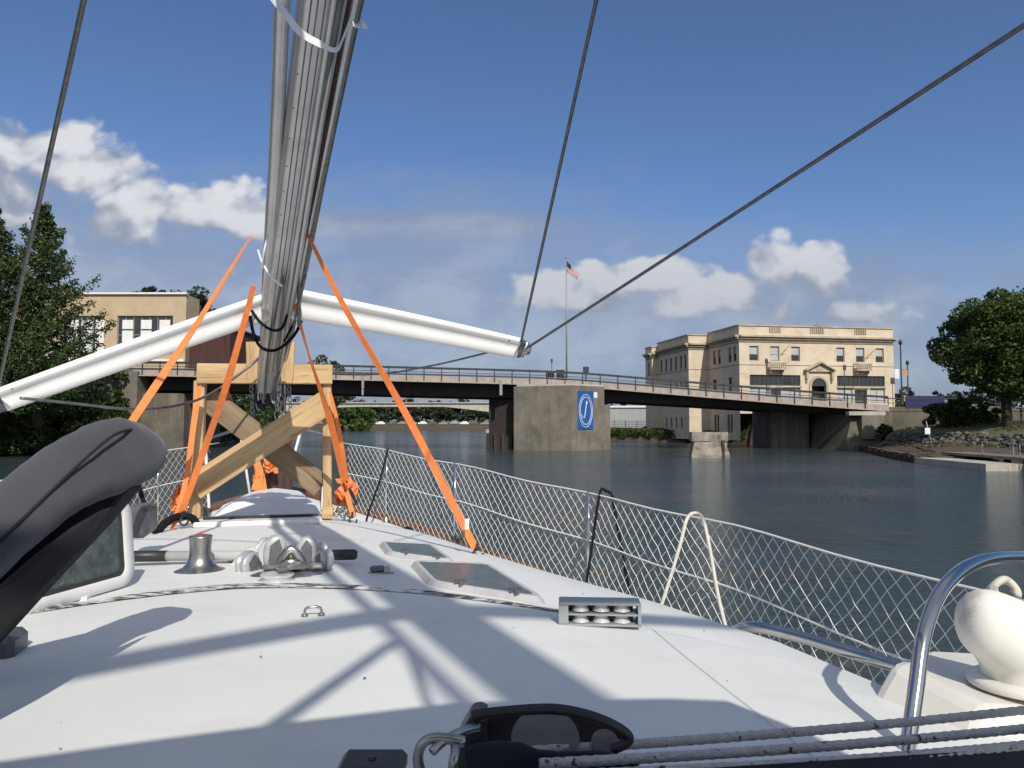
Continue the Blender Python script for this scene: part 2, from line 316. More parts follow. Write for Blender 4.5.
M['girder'] = mat('bridge steel', (0.040, 0.030, 0.026), (0.022, 0.018, 0.016), 1.3, 0.8, c3=(0.07, 0.035, 0.025), s3=1, lo3=0.55, hi3=0.8, coord='World')  # rusty steel, base darkened to stand for the deck overhang's shadow
M['railpaint'] = mat('dark rail paint', (0.035, 0.038, 0.045), (0.022, 0.024, 0.028), 3, 0.5)
M['railgrey'] = mat('galvanised rail', (0.32, 0.32, 0.32), (0.24, 0.24, 0.24), 3, 0.5, 0.3)
M['asphalt'] = mat('asphalt', (0.05, 0.05, 0.05), (0.04, 0.04, 0.04), 3, 0.9)
M['stone'] = mat('limestone', (0.64, 0.54, 0.41), (0.53, 0.44, 0.325), 0.5, 0.85, c3=(0.36, 0.28, 0.19), s3=0.7, lo3=0.55, hi3=0.8, stretch3=(1, 1, 2.5), bump=0.2, bscale=4, coord='World')
M['stone_trim'] = mat('limestone trim', (0.50, 0.43, 0.32), (0.33, 0.28, 0.21), 0.9, 0.85, stretch=(1, 1, 0.5), coord='World')
M['stone_line'] = mat('dark stone band', (0.30, 0.25, 0.19), (0.20, 0.165, 0.125), 0.7, 0.9, coord='World')  # darker stone for soffit lines, string courses and balustrade panels
M['buff'] = mat('buff brick', (0.50, 0.39, 0.25), (0.43, 0.33, 0.21), 0.6, 0.85, bump=0.15, bscale=9, coord='World')
M['brick'] = mat('dark red brick', (0.075, 0.028, 0.022), (0.05, 0.02, 0.016), 1.1, 0.85, stretch=(3, 3, 0.15), lo=0.4, hi=0.6, coord='World')
M['glass'] = mat('window glass', (0.030, 0.036, 0.042), (0.018, 0.022, 0.026), 0.7, 0.08, spec=0.9, coord='World')
M['blind'] = mat('window blind', (0.44, 0.45, 0.45), (0.36, 0.37, 0.38), 1.2, 0.6, coord='World')
M['frame'] = mat('grey window frame', (0.28, 0.27, 0.24), (0.22, 0.21, 0.19), 2, 0.6)
M['darkframe'] = mat('dark window frame', (0.06, 0.055, 0.05), (0.04, 0.038, 0.034), 2, 0.6)
M['white'] = mat('white paint', (0.75, 0.75, 0.73), (0.68, 0.68, 0.66), 2, 0.6)
M['shed'] = mat('grey cladding', (0.34, 0.35, 0.36), (0.29, 0.30, 0.31), 1.0, 0.7, stretch=(4, 4, 0.1))
M['bark'] = mat('bark', (0.055, 0.043, 0.033), (0.032, 0.025, 0.02), 3, 0.95, stretch=(2, 2, 0.4), bump=0.6)
def leafmat(name, c, c2, tl=0.0):
    m = mat(name, c, c2, 0.55, 0.55, island=0.45, coord='World', spec=0.3); t = m.node_tree; bs = t.nodes['Principled BSDF']
    tr = t.nodes.new('ShaderNodeBsdfTranslucent'); mx = t.nodes.new('ShaderNodeMixShader'); mx.inputs[0].default_value = 0.22
    src = bs.inputs['Base Color'].links[0].from_socket; t.links.new(src, tr.inputs[0])
    out = [x for x in t.nodes if x.type == 'OUTPUT_MATERIAL'][0]
    t.links.new(bs.outputs[0], mx.inputs[1]); t.links.new(tr.outputs[0], mx.inputs[2]); t.links.new(mx.outputs[0], out.inputs[0]); return m
M['leaf_con'] = leafmat('conifer needles', (0.070, 0.105, 0.030), (0.040, 0.066, 0.020))
M['leaf_map'] = leafmat('maple leaves', (0.075, 0.115, 0.024), (0.040, 0.070, 0.016))
M['leaf_bush'] = leafmat('bank shrub leaves', (0.065, 0.098, 0.024), (0.032, 0.058, 0.016))
M['leaf_bright'] = leafmat('bright leaves', (0.085, 0.13, 0.030), (0.05, 0.085, 0.02))
M['leaf_dry'] = leafmat('dry grass blades', (0.13, 0.13, 0.05), (0.07, 0.085, 0.03))
M['weed'] = leafmat('brown water weed', (0.10, 0.075, 0.045), (0.06, 0.05, 0.03))
M['leaf_far'] = leafmat('far leaves', (0.050, 0.072, 0.034), (0.032, 0.050, 0.026))
M['stones'] = mat('riprap', (0.125, 0.118, 0.10), (0.07, 0.066, 0.058), 2, 0.9, island=0.4, coord='World')
M['blue'] = mat('blue sign', (0.010, 0.10, 0.36), (0.008, 0.075, 0.29), 1, 0.6)
M['bluewall'] = mat('blue panel', (0.008, 0.012, 0.09), (0.006, 0.010, 0.07), 1, 0.6)
M['signpale'] = mat('pale blue sign face', (0.38, 0.50, 0.66), (0.34, 0.46, 0.62), 1, 0.5)
M['banner_o'] = mat('orange banner', (0.60, 0.26, 0.10), (0.5, 0.22, 0.09), 2, 0.7)
M['red'] = mat('flag red', (0.45, 0.03, 0.04), (0.38, 0.03, 0.035), 3, 0.7)
M['flagblue'] = mat('flag blue', (0.02, 0.03, 0.10), (0.02, 0.025, 0.08), 3, 0.7)

# ground: earth, dry grass, damp edge near the water
def ground_mat():
    m = bpy.data.materials.new('ground'); m.use_nodes = True; t = m.node_tree; n = t.nodes; l = t.links; bs = n['Principled BSDF']; bs.inputs['Roughness'].default_value = 0.95
    g = n.new('ShaderNodeNewGeometry'); sp = n.new('ShaderNodeSeparateXYZ'); l.new(g.outputs['Position'], sp.inputs[0])
    a = n.new('ShaderNodeTexNoise'); a.inputs['Scale'].default_value = 0.16; a.inputs['Detail'].default_value = 8; l.new(g.outputs['Position'], a.inputs['Vector'])
    b = n.new('ShaderNodeTexNoise'); b.inputs['Scale'].default_value = 1.7; b.inputs['Detail'].default_value = 6; l.new(g.outputs['Position'], b.inputs['Vector'])
    ad = n.new('ShaderNodeMath'); ad.operation = 'MULTIPLY_ADD'; l.new(a.outputs[0], ad.inputs[0]); ad.inputs[1].default_value = 3.0; l.new(sp.outputs['Z'], ad.inputs[2])
    mr = n.new('ShaderNodeMapRange'); l.new(ad.outputs[0], mr.inputs[0]); mr.inputs[1].default_value = 2.9; mr.inputs[2].default_value = 3.7
    gr = n.new('ShaderNodeMix'); gr.data_type = 'RGBA'; l.new(b.outputs[0], gr.inputs[0]); gr.inputs[6].default_value = (0.035, 0.05, 0.018, 1); gr.inputs[7].default_value = (0.15, 0.14, 0.07, 1)
    ea = n.new('ShaderNodeMix'); ea.data_type = 'RGBA'; l.new(b.outputs[0], ea.inputs[0]); ea.inputs[6].default_value = (0.035, 0.025, 0.018, 1); ea.inputs[7].default_value = (0.13, 0.09, 0.06, 1)
    mx = n.new('ShaderNodeMix'); mx.data_type = 'RGBA'; l.new(mr.outputs[0], mx.inputs[0]); l.new(ea.outputs[2], mx.inputs[6]); l.new(gr.outputs[2], mx.inputs[7]); l.new(mx.outputs[2], bs.inputs['Base Color'])
    bp = n.new('ShaderNodeBump'); bp.inputs['Strength'].default_value = 0.8; bp.inputs['Distance'].default_value = 0.15; l.new(b.outputs[0], bp.inputs['Height']); l.new(bp.outputs[0], bs.inputs['Normal'])
    return m
M['ground'] = ground_mat()
def water_mat():
    m = bpy.data.materials.new('canal water'); m.use_nodes = True; t = m.node_tree; n = t.nodes; l = t.links; bs = n['Principled BSDF']
    g = n.new('ShaderNodeNewGeometry')
    def nz(sc, st, det, rough=0.6, dist=0.0):
        mp = n.new('ShaderNodeMapping'); mp.inputs['Scale'].default_value = st; mp.inputs['Rotation'].default_value = (0, 0, R(18)); l.new(g.outputs['Position'], mp.inputs[0])
        x = n.new('ShaderNodeTexNoise'); x.inputs['Scale'].default_value = sc; x.inputs['Detail'].default_value = det; x.inputs['Roughness'].default_value = rough; x.inputs['Distortion'].default_value = dist; l.new(mp.outputs[0], x.inputs['Vector']); return x.outputs[0]
    weed = nz(0.13, (0.8, 1.1, 1), 11, 0.74, 0.5)
    mr = n.new('ShaderNodeMapRange'); l.new(weed, mr.inputs[0]); mr.inputs[1].default_value = 0.53; mr.inputs[2].default_value = 0.66
    mx = n.new('ShaderNodeMix'); mx.data_type = 'RGBA'; l.new(mr.outputs[0], mx.inputs[0]); mx.inputs[6].default_value = (0.034, 0.056, 0.060, 1); mx.inputs[7].default_value = (0.105, 0.078, 0.052, 1)
    l.new(mx.outputs[2], bs.inputs['Base Color']); bs.inputs['Roughness'].default_value = 0.07; bs.inputs['IOR'].default_value = 1.333
    a = nz(2.6, (1.0, 1.15, 1), 6, 0.66, 0.4); b = nz(10.0, (0.9, 1.2, 1), 3, 0.6)
    s = n.new('ShaderNodeMath'); s.operation = 'MULTIPLY_ADD'; l.new(b, s.inputs[0]); s.inputs[1].default_value = 0.30; l.new(a, s.inputs[2])
    calm = nz(0.05, (0.5, 1.4, 1), 4); mc = n.new('ShaderNodeMapRange'); l.new(calm, mc.inputs[0]); mc.inputs[1].default_value = 0.36; mc.inputs[2].default_value = 0.6; mc.inputs[3].default_value = 0.45; mc.inputs[4].default_value = 1.0
    bp = n.new('ShaderNodeBump'); bp.inputs['Distance'].default_value = 0.13; l.new(mc.outputs[0], bp.inputs['Strength']); l.new(s.outputs[0], bp.inputs['Height']); l.new(bp.outputs[0], bs.inputs['Normal'])
    return m
M['water'] = water_mat()

# ------------------------------------------------------------------ terrain and water
XR = ([-60, 30, 38, 45, 50, 53, 55, 61, 71, 79, 100, 117, 128, 160, 230, 330], [42, 40, 37, 34.5, 33, 31.5, 29.4, 30.9, 33.9, 36.8, 34, 24, 15, 9, -2, -10])
XQ = ([-60, 46, 54, 60, 66, 72, 76, 84], [60, 45, 40.3, 38.8, 38.0, 37.4, 37.8, 40])
XL = ([-60, 30, 55, 72, 80, 86, 100, 130, 230, 330], [-60, -58, -55, -51, -43, -40, -39, -45, -88, -110])
def hgt(x, y):
    dr = x - interp(y, *XR); dl = interp(y, *XL) - x; db = y - 330
    d = max(dr, dl, db)
    if d < 0: return max(-2.5, d*1.5 - 0.3)
    if d == dr:
        if y > 92:
            low = interp(d, [0, 0.6, 3, 60], [0.2, 1.0, 1.7, 3.0]); up = interp(y, [92, 96, 100.5], [3.0, 4.9, 5.0])
            if x > interp(y, [92, 102, 120, 140], [33, 31.5, 28.5, 25.5]) + 1.5: return up
            return low
        e = x-interp(y, *XQ)
        z = interp(d, [0, 0.5, 6], [0.2, 0.5, 1.0]) if e < 0 else interp(e, [0, 0.8, 3, 6, 20, 60], [1.0, 1.75, 2.2, 2.7, 3.2, 3.5])
        if y > 84: z = max(z, interp(y, [84, 88], [3.0, 4.9])) if x > 46 else z
        return z
    if d == dl:
        return interp(d, [0, 0.8, 5, 14, 22, 60], [0.1, 0.7, 2.2, 5.5, 8.3, 8.8]) if y < 120 else interp(d, [0, 1, 8, 30], [0.1, 0.8, 3.0, 5])
    return interp(d, [0, 3, 25, 200], [0.1, 1.0, 2.6, 5])
xs = [-3000, -1500, -700, -400, -250, -180, -130] + list(np.arange(-100, 100, 1.8)) + [100, 130, 180, 250, 400, 700, 1500, 3000]
ys = [-400, -200, -100, -60, -30, 0, 20] + list(np.arange(30, 150, 1.8)) + list(np.arange(150, 345, 6)) + [360, 400, 500, 700, 1200, 2500, 4500]
mb = MB(); rows = []
for y in ys:
    rows.append([Vector((x, y, hgt(x, y) + (rnd.uniform(-0.12, 0.12) if 30 < y < 150 and hgt(x, y) > 0 else 0))) for x in xs])
mb.grid(rows); tag(mb.build('ground', M['ground']), 'grassy and earthen canal banks', None, kind='structure')
mb = MB(); mb.add([(-600, -300, 0), (600, -300, 0), (600, 400, 0), (-600, 400, 0)], [(0, 1, 2, 3)])
tag(mb.build('water', M['water']), 'rippled dark blue green canal water', None, kind='structure')

# ------------------------------------------------------------------ facade tool
Z = Vector((0, 0, 1))
class Face:
    def __init__(s, p, q):
        s.o = Vector((p[0], p[1], 0)); s.u = Vector((q[0]-p[0], q[1]-p[1], 0)); s.l = s.u.length; s.u.normalize()
        s.n = Vector((s.u.y, -s.u.x, 0))         # outward when walking with the outside on the right
    def p(s, a, z, d=0): return s.o + s.u*a + Z*z + s.n*d
    def wall(s, mb, z0, z1, holes, depth=0.3, a0=0, a1=None):
        a1 = s.l if a1 is None else a1
        us = sorted({a0, a1, *[h[0] for h in holes], *[h[1] for h in holes]}); zs = sorted({z0, z1, *[h[2] for h in holes], *[h[3] for h in holes]})
        for i in range(len(us)-1):
            for j in range(len(zs)-1):
                cu, cz = (us[i]+us[i+1])/2, (zs[j]+zs[j+1])/2
                if any(h[0] < cu < h[1] and h[2] < cz < h[3] for h in holes): continue
                mb.add([s.p(us[i], zs[j]), s.p(us[i+1], zs[j]), s.p(us[i+1], zs[j+1]), s.p(us[i], zs[j+1])], [(0, 1, 2, 3)])
        for h in holes:
            c = [(h[0], h[2]), (h[1], h[2]), (h[1], h[3]), (h[0], h[3])]
            for i in range(4):
                A, B_ = c[i], c[(i+1) % 4]; mb.add([s.p(*A), s.p(*A, -depth), s.p(*B_, -depth), s.p(*B_)], [(0, 1, 2, 3)])
    def box(s, mb, a0, a1, z0, z1, d0, d1):
        c = s.p((a0+a1)/2, (z0+z1)/2, (d0+d1)/2); mb.box(c, (a1-a0, abs(d1-d0), z1-z0), (s.u, s.n, Z))
    def window(s, par, a0, a1, z0, z1, depth, fm, split=None, muls=0, blind=None, name='window'):
        m = MB(); t = 0.09; d0, d1 = -depth+0.02, -depth+0.12
        s.box(m, a0, a0+t, z0, z1, d0, d1); s.box(m, a1-t, a1, z0, z1, d0, d1); s.box(m, a0+t, a1-t, z0, z0+t, d0, d1); s.box(m, a0+t, a1-t, z1-t, z1, d0, d1)
        if split: s.box(m, a0+t, a1-t, split-t/2, split+t/2, d0+0.005, d1)
        for k in range(muls):
            uu = lerp(a0, a1, (k+1)/(muls+1)); s.box(m, uu-t/2, uu+t/2, z0+t, z1-t, d0+0.003, d1+0.01)
        f = m.build(name, fm, par)
        m = MB(); m.add([s.p(a0, z0, -depth+0.06), s.p(a1, z0, -depth+0.06), s.p(a1, z1, -depth+0.06), s.p(a0, z1, -depth+0.06)], [(0, 1, 2, 3)]); m.build('pane', M['glass'], f)
        if blind:
            m = MB(); s.box(m, a0+t, a1-t, lerp(z0, z1, blind[0])+0.02, lerp(z0, z1, blind[1])-0.02, -depth+0.065, -depth+0.085); m.build('blind', M['blind'], f)
        return f

# ------------------------------------------------------------------ main bridge
def by(x): return 83.0
def bz(x):      # height of the deck underside of the fascia line
    return interp(x, [-60, -39.5, -19.5, -1.9, 6, 9.6, 15, 20.5, 26, 31.5, 37, 42, 60], [8.3, 8.1, 7.7, 7.25, 6.98, 6.72, 6.26, 5.8, 5.34, 4.9, 4.5, 4.2, 4.1])
br = thing('road_bridge', (0, 88, 0), 'long low road bridge with rusty girders darkened for shade and pale fascia crossing the canal', 'bridge')
X0, X1 = -60, 41.0
def strip(mb, x0, x1, y0, y1, za_, zb_, n=30):
    fa = za_ if callable(za_) else (lambda q_: za_); fb_ = zb_ if callable(zb_) else (lambda q_: zb_)
    for i in range(n):
        a, b = lerp(x0, x1, i/n), lerp(x0, x1, (i+1)/n)
        A0, B0, A1, B1 = bz(a)+fa(a), bz(b)+fa(b), bz(a)+fb_(a), bz(b)+fb_(b)
        vs = [(a, y0, A0), (b, y0, B0), (b, y1, B0), (a, y1, A0), (a, y0, A1), (b, y0, B1), (b, y1, B1), (a, y1, A1)]
        mb.add(vs, [(0, 3, 2, 1), (4, 5, 6, 7), (0, 1, 5, 4), (2, 3, 7, 6)] + ([(0, 4, 7, 3)] if i == 0 else []) + ([(1, 2, 6, 5)] if i == n-1 else []))
m = MB(); strip(m, X0, X1, 83, 94, -0.02, 0.25); m.build('deck', M['asphalt'], br)
m = MB(); strip(m, X0, X1, 82.7, 83.0, 0.0, 0.60); m.build('fascia', M['fascia'], br)
m = MB(); strip(m, X0, X1, 94.0, 94.3, 0.0, 0.60); m.build('fascia', M['fascia'], br)
m = MB(); strip(m, X0, X1, 82.45, 82.72, -0.09, 0.02); m.build('ledge', M['fascia'], br)
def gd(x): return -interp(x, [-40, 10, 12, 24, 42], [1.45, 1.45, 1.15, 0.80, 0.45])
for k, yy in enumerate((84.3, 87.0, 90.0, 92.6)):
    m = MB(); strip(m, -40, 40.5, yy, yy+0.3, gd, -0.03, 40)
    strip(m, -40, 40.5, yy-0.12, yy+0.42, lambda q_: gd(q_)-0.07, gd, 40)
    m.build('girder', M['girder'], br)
m = MB()
for i in range(20): x = -39+i*4.0; m.bar((x, 84.7, bz(x)+gd(x)*0.55), (x, 92.5, bz(x)+gd(x)*0.55), 0.15, 0.3)
m.build('cross_beams', M['girder'], br)
for yy, nm in ((82.85, 'railing'), (94.15, 'railing')):
    m = MB(); strip(m, X0, X1, yy-0.10, yy+0.10, 1.36, 1.58); strip(m, X0, X1, yy-0.035, yy+0.035, 1.0, 1.06); rl = m.build(nm, M['railpaint'], br)
    for i in range(52 if yy < 90 else 0):
        x = X0+0.5+i*1.92; m = MB(); m.box((x, yy-0.21, bz(x)+0.80), (0.10, 0.09, 1.56)); m.build('post', M['railpaint'], rl)
    m = MB(); strip(m, X0, X1, yy-0.02, yy+0.02, 0.80, 0.84)
    for i in range(504): x = X0+0.3+i*0.2; m.box((x, yy, bz(x)+1.08), (0.014, 0.014, 0.68))
    m.build('railing_mesh', M['railgrey'], rl)
# abutment left
def slant(mb, poly, z0, z1, grow=0.0):
    c = Vector((sum(p[0] for p in poly)/len(poly), sum(p[1] for p in poly)/len(poly), 0)); n = len(poly)
    lo = [c + (Vector((p[0], p[1], 0))-c)*(1+grow) + Z*z0 for p in poly]; hi = [Vector((p[0], p[1], z1)) for p in poly]
    mb.add(lo+hi, [list(range(n-1, -1, -1)), list(range(n, 2*n))] + [(i, (i+1) % n, n+(i+1) % n, n+i) for i in range(n)])
ab = thing('bridge_abutment', (-43, 85, 0), 'tall weathered concrete abutment holding the left end of the road bridge', 'abutment')
m = MB(); m.prism([(-48.5, 82.2), (-40.6, 82.2), (-40.6, 95), (-48.5, 95)], -1, 8.52); m.build('wall', M['conc'], ab)
m = MB(); slant(m, [(-40.58, 83.4), (-36.5, 84.6), (-36.5, 94.6), (-40.58, 94.6)], -1, 6.2, 0.10); m.build('bearing_seat', M['conc_dark'], ab)
ab = thing('bridge_abutment', (42, 85, 0), 'stained battered concrete abutment under the right end of the bridge by the stone building', 'abutment')
m = MB()
m.prism([(30.0, 88.2), (34.4, 88.2), (34.4, 95), (30.0, 95)], -1, 4.6)
m.add([(34.3, 88.3, -1), (35.3, 81.6, -1), (39.9, 81.2, -1), (39.9, 95, -1), (34.3, 95, -1), (35.6, 88.3, 4.1), (37.0, 82.75, 3.74), (39.9, 82.7, 3.74), (39.9, 95, 3.9), (35.6, 95, 4.1)],
      [(0, 1, 6, 5), (1, 2, 7, 6), (2, 3, 8, 7), (3, 4, 9, 8), (4, 0, 5, 9), (5, 6, 7, 8, 9)]); m.build('wall', M['conc_dark'], ab)
m = MB(); m.prism([(37.6, 81.75), (39.95, 81.75), (39.95, 82.66), (37.6, 82.66)], 1.2, 3.73); m.build('end_block', M['conc'], ab)
m = MB(); m.box((38.2, 82.2, 3.95), (3.9, 0.9, 0.42)); m.build('cap', M['conc_pale'], ab)
# pier
pier = thing('bridge_pier', (4, 86, 0), 'massive angular concrete pier in mid canal carrying the bridge', 'pier')
pp = [(0.2, 82.2), (6.3, 79.4), (10.0, 82.3), (10.6, 88), (10.6, 97), (0.2, 97)]
m = MB(); m.prism(pp, -1.5, 6.85); m.build('shaft', M['conc'], pier)
m = MB(); m.prism([(10.05, 83.2), (10.8, 83.6), (10.9, 92), (10.65, 92), (10.62, 88)], -1.5, 4.9); m.build('side_buttress', M['conc'], pier)
m = MB(); m.prism([(-2.6, 85.8), (0.18, 84.6), (0.18, 96.5), (-2.6, 96.5)], -1.5, 5.6); m.build('fender_wall', M['girder'], pier)
for i in range(5): pass
m = MB(); m.prism([(-2.9, 85.2), (0.1, 84.0), (0.1, 84.55), (-2.9, 85.75)], -0.3, 1.5)
for i in range(4): m.box((-2.7+i*0.85, 84.95-i*0.33, 0.5), (0.3, 0.35, 2.6))
m.build('timber_fender', M['girder'], pier)
m = MB(); m.prism([(5.9, 80.6), (9.8, 82.4), (0.5, 82.4)], 6.852, 7.05); m.build('cap', M['conc_pale'], pier)
# blue sign on the pier's right face
fc = Face((6.3, 79.4), (10.0, 82.3))
sg = thing('emblem_sign', fc.p(2.0, 2.6, 0.05), 'tall blue board with a white oval ring hung on the pier face', 'sign')
m = MB(); fc.box(m, 0.75, 2.95, 2.25, 6.3, 0.01, 0.08); m.build('board', M['blue'], sg)
def ring(mb, face, cu, cz, ru, rz, t, d0, d1, n=40, a0=0, a1=360):
    k = n if a1-a0 == 360 else n+1
    def pt(i, s, d): an = R(a0+(a1-a0)*i/n); return face.p(cu+math.cos(an)*(ru+s), cz+math.sin(an)*(rz+s), d)
    for i in range(n):
        q = [pt(i, -t/2, d1), pt(i+1, -t/2, d1), pt(i+1, t/2, d1), pt(i, t/2, d1), pt(i, -t/2, d0), pt(i+1, -t/2, d0), pt(i+1, t/2, d0), pt(i, t/2, d0)]
        mb.add(q, [(0, 3, 2, 1), (0, 1, 5, 4), (3, 7, 6, 2), (4, 5, 6, 7)])
m = MB(); ring(m, fc, 1.85, 4.2, 0.98, 1.72, 0.05, 0.081, 0.11); ring(m, fc, 1.85, 4.2, 0.80, 1.45, 0.06, 0.081, 0.11); m.build('ring', M['white'], sg)
m = MB(); m.bar(fc.p(1.95, 5.0, 0.10), fc.p(1.68, 3.55, 0.10), 0.1, 0.03, fc.n); ring(m, fc, 1.98, 5.05, 0.07, 0.14, 0.09, 0.081, 0.11, 12); ring(m, fc, 1.55, 3.9, 0.32, 0.45, 0.06, 0.081, 0.11, 12, 190, 300); m.build('emblem', M['white'], sg)
m = MB(); fc.box(m, 3.1, 3.6, 5.6, 6.2, 0.01, 0.05); tag(m.build('notice_plate', M['white']), 'small pale square plate beside the blue board on the pier', 'sign')
# things standing on the pier and the bridge rail
fp = thing('flagpole', (6.05, 84.0, bz(6)+0.2), 'slim pale flagpole rising above the bridge pier', 'flagpole')
m = MB(); m.tube([(6.05, 84.0, bz(6)+0.2), (6.05, 84.0, 14), (6.05, 84.0, 21.25)], [0.10, 0.08, 0.05], 8); m.build('pole', M['railgrey'], fp)
m = MB(); m.ico((6.05, 84.0, 21.33), 0.10, 1, 2, jit=0); m.build('finial', M['railgrey'], fp)
# flag: limp, three coloured parts
fl = thing('flag', (6.12, 84.0, 20.0), 'limp red white and blue flag drooping at the top of the flagpole', 'flag')
def flagpt(s, t):   # s along the fly, t down the hoist
    x = 6.12 + s*1.25 + 0.10*math.sin(s*9+t*3)*s; z = 21.0 - t*1.25*(1-0.45*s) - s*1.45 ; y = 84.0 + 0.13*math.sin(s*11+t*2)
    return Vector((x, y, z))
for nm, mk in (('stripes_red', 'red'), ('stripes_white', 'white'), ('canton', 'flagblue')):
    m = MB()
    for r_ in range(13):
        s0 = 0.4 if r_ < 7 else 0.0
        if nm == 'canton':
            if r_ >= 7: continue
            a, b = 0.0, 0.4
        else:
            if (r_ % 2 == 0) != (nm == 'stripes_red'): continue
            a, b = s0, 1.0
        rows = [[flagpt(lerp(a, b, i/14), r_/13), flagpt(lerp(a, b, i/14), (r_+1)/13)] for i in range(15)]
        m.grid(rows)
    o = m.build(nm, M[mk], fl); sm = o.modifiers.new('t', 'SOLIDIFY'); sm.thickness = 0.01
m = MB(); m.box((8.15, 83.6, bz(8)+1.95), (0.62, 0.4, 0.62)); m.box((8.15, 83.6, bz(8)+0.95), (0.16, 0.16, 1.4)); tag(m.build('signal_box', M['railpaint']), 'dark square box on a post above the blue board at the bridge rail', 'box')
m = MB(); m.box((4.2, 83.55, bz(4)+1.15), (0.9, 0.5, 0.7)); m.box((5.3, 83.6, bz(4)+1.0), (0.8, 0.5, 1.2)); m.box((5.3, 83.6, bz(4)+1.65), (0.9, 0.6, 0.1)); tag(m.build('utility_cabinet', M['railpaint']), 'dark low cabinets behind the rail at the foot of the flagpole', 'cabinet')
m = MB(); m.tube([(4.4, 83.9, bz(4)+0.2), (4.4, 83.9, bz(4)+2.6)], 0.04, 6); m.box((4.4, 83.9, bz(4)+2.75), (0.22, 0.12, 0.42)); tag(m.build('short_signal_post', M['railpaint']), 'short post with a small dark head left of the flagpole', 'post')
m = MB(); m.box((-16.2, 82.5, bz(-16)-0.2), (0.26, 0.2, 1.5)); m.box((-16.2, 82.45, bz(-16)-1.35), (0.2, 0.25, 0.7)); m.bar((-16.2, 82.5, bz(-16)+0.5), (-16.2, 82.5, bz(-16)+1.3), 0.06, 0.06); tag(m.build('channel_light', M['railgrey']), 'small hanging channel light fixed to the bridge fascia over open water', 'lamp')
m = MB(); m.box((1.0-2.2, 82.5, bz(-1)-0.5), (0.3, 0.25, 1.6)); tag(m.build('drain_pipe', M['railgrey']), 'short pale downpipe on the bridge girder left of the pier', 'pipe')

# ------------------------------------------------------------------ far bridge
fb = thing('arched_bridge', (-40, 235, 0), 'distant pale concrete bridge seen beneath the nearer bridge', 'bridge')
m = MB(); xsn = 40
for i in range(xsn):
    a, b = lerp(-105, 25, i/xsn), lerp(-105, 25, (i+1)/xsn)
    def und(x): return interp(x, [-110, -75, -70, -62, -45, -20, -8, -4, 30], [6.2, 6.2, 6.2, 7.6, 8.0, 8.0, 6.6, 6.2, 6.2])
    m.add([(a, 230, und(a)), (b, 230, und(b)), (b, 242, und(b)), (a, 242, und(a)), (a, 230, 9.4), (b, 230, 9.4), (b, 242, 9.4), (a, 242, 9.4)], [(0, 3, 2, 1), (4, 5, 6, 7), (0, 1, 5, 4), (2, 3, 7, 6)])
m.build('deck', M['conc_pale'], fb)
m = MB(); m.box((-40, 229.8, 9.0), (130, 0.3, 0.25)); m.build('ledge', M['conc_dark'], fb)
m = MB()
for i in range(44): m.box((-104+i*3, 230.2, 9.95), (0.25, 0.25, 1.1))
m.box((-40, 230.2, 10.5), (130, 0.2, 0.16)); m.build('railing', M['railgrey'], fb)
for x in (-71, -4.5):
    m = MB(); m.box((x, 236, 2.8), (4.6, 12.5, 6.8)); m.box((x, 235.5, 0.3), (6.5, 15, 1.8)); m.build('pier', M['conc_pale'], fb)

# ------------------------------------------------------------------ stone building
sb = thing('stone_building', (42, 106, 0), 'three storey cream limestone office building with balconies and pedimented arched door', 'building')
ud = Vector((22.8, 4, 0)).normalized(); back = Vector((-4, 22.8, 0)).normalized()
c0 = Vector((30.6, 102, 0)); c1 = c0+ud*23.15
a1 = c0+back*9.7; a2 = a1-ud*3.1; a3 = a2+back*12.5; a4 = a3-ud*1.0; a5 = a4+back*3; a6 = c1+back*38
TOP = 16.2; ZG = 4.2
ff = Face(c0, c1)
def zu(z0): return (z0-50)/950*23.15
upw = [(110, 165), (235, 290), (362, 415), (640, 690), (762, 815), (885, 938)]
holes = [(zu(a), zu(b), 11.35, 13.35) for a, b in upw] + [(zu(110), zu(415), 8.0, 9.45), (zu(640), zu(940), 8.0, 9.45), (zu(110), zu(228), 5.7, 7.7), (zu(300), zu(415), 5.7, 7.7), (zu(232), zu(296), 5.2, 7.7),
        (zu(640), zu(736), 5.7, 7.7), (zu(845), zu(940), 5.7, 7.7), (zu(748), zu(826), 5.2, 7.5), (zu(480), zu(570), 5.2, 8.0)]
m = MB(); ff.wall(m, ZG, TOP, holes, 0.35)
# arched head of the door: fan of stone round a half circle
cu, ru = zu(525), (zu(570)-zu(480))/2
holes2 = None
m.build('front_wall', M['stone'], sb)
m = MB(); ff.box(m, cu-ru, cu+ru, 5.1, 8.0, -1.6, -1.5); m.build('door_recess', M['darkframe'], sb)
m = MB(); n_ = 16
pts = [ff.p(cu+math.cos(math.pi*i/n_)*ru*0.98, 8.0+math.sin(math.pi*i/n_)*ru*0.98, 0.012) for i in range(n_+1)]
m.slab(pts, ff.n*0.012); m.build('fanlight', M['glass'], sb)
m = MB(); ring(m, ff, cu, 8.0, ru+0.16, ru+0.16, 0.34, 0.0, 0.16, 18, 0, 180); ff.box(m, cu-ru-0.33, cu-ru, 5.2, 8.0, 0.003, 0.16); ff.box(m, cu+ru, cu+ru+0.33, 5.2, 8.0, 0.003, 0.16); m.build('door_surround', M['stone_trim'], sb)
pl, pr = zu(440), zu(615); pm = (pl+pr)/2
m = MB(); m.slab([ff.p(pl, 9.95, 0.0), ff.p(pr, 9.95, 0.0), ff.p(pr, 10.15, 0.0), ff.p(pm, 11.15, 0.0), ff.p(pl, 10.15, 0.0)], ff.n*0.35)
for a, b in ((pl-0.1, pm), (pr+0.1, pm)):
    m.bar(ff.p(a, 10.12, 0.42), ff.p(b, 11.22, 0.42), 0.8, 0.2, ff.n.cross(ff.u))
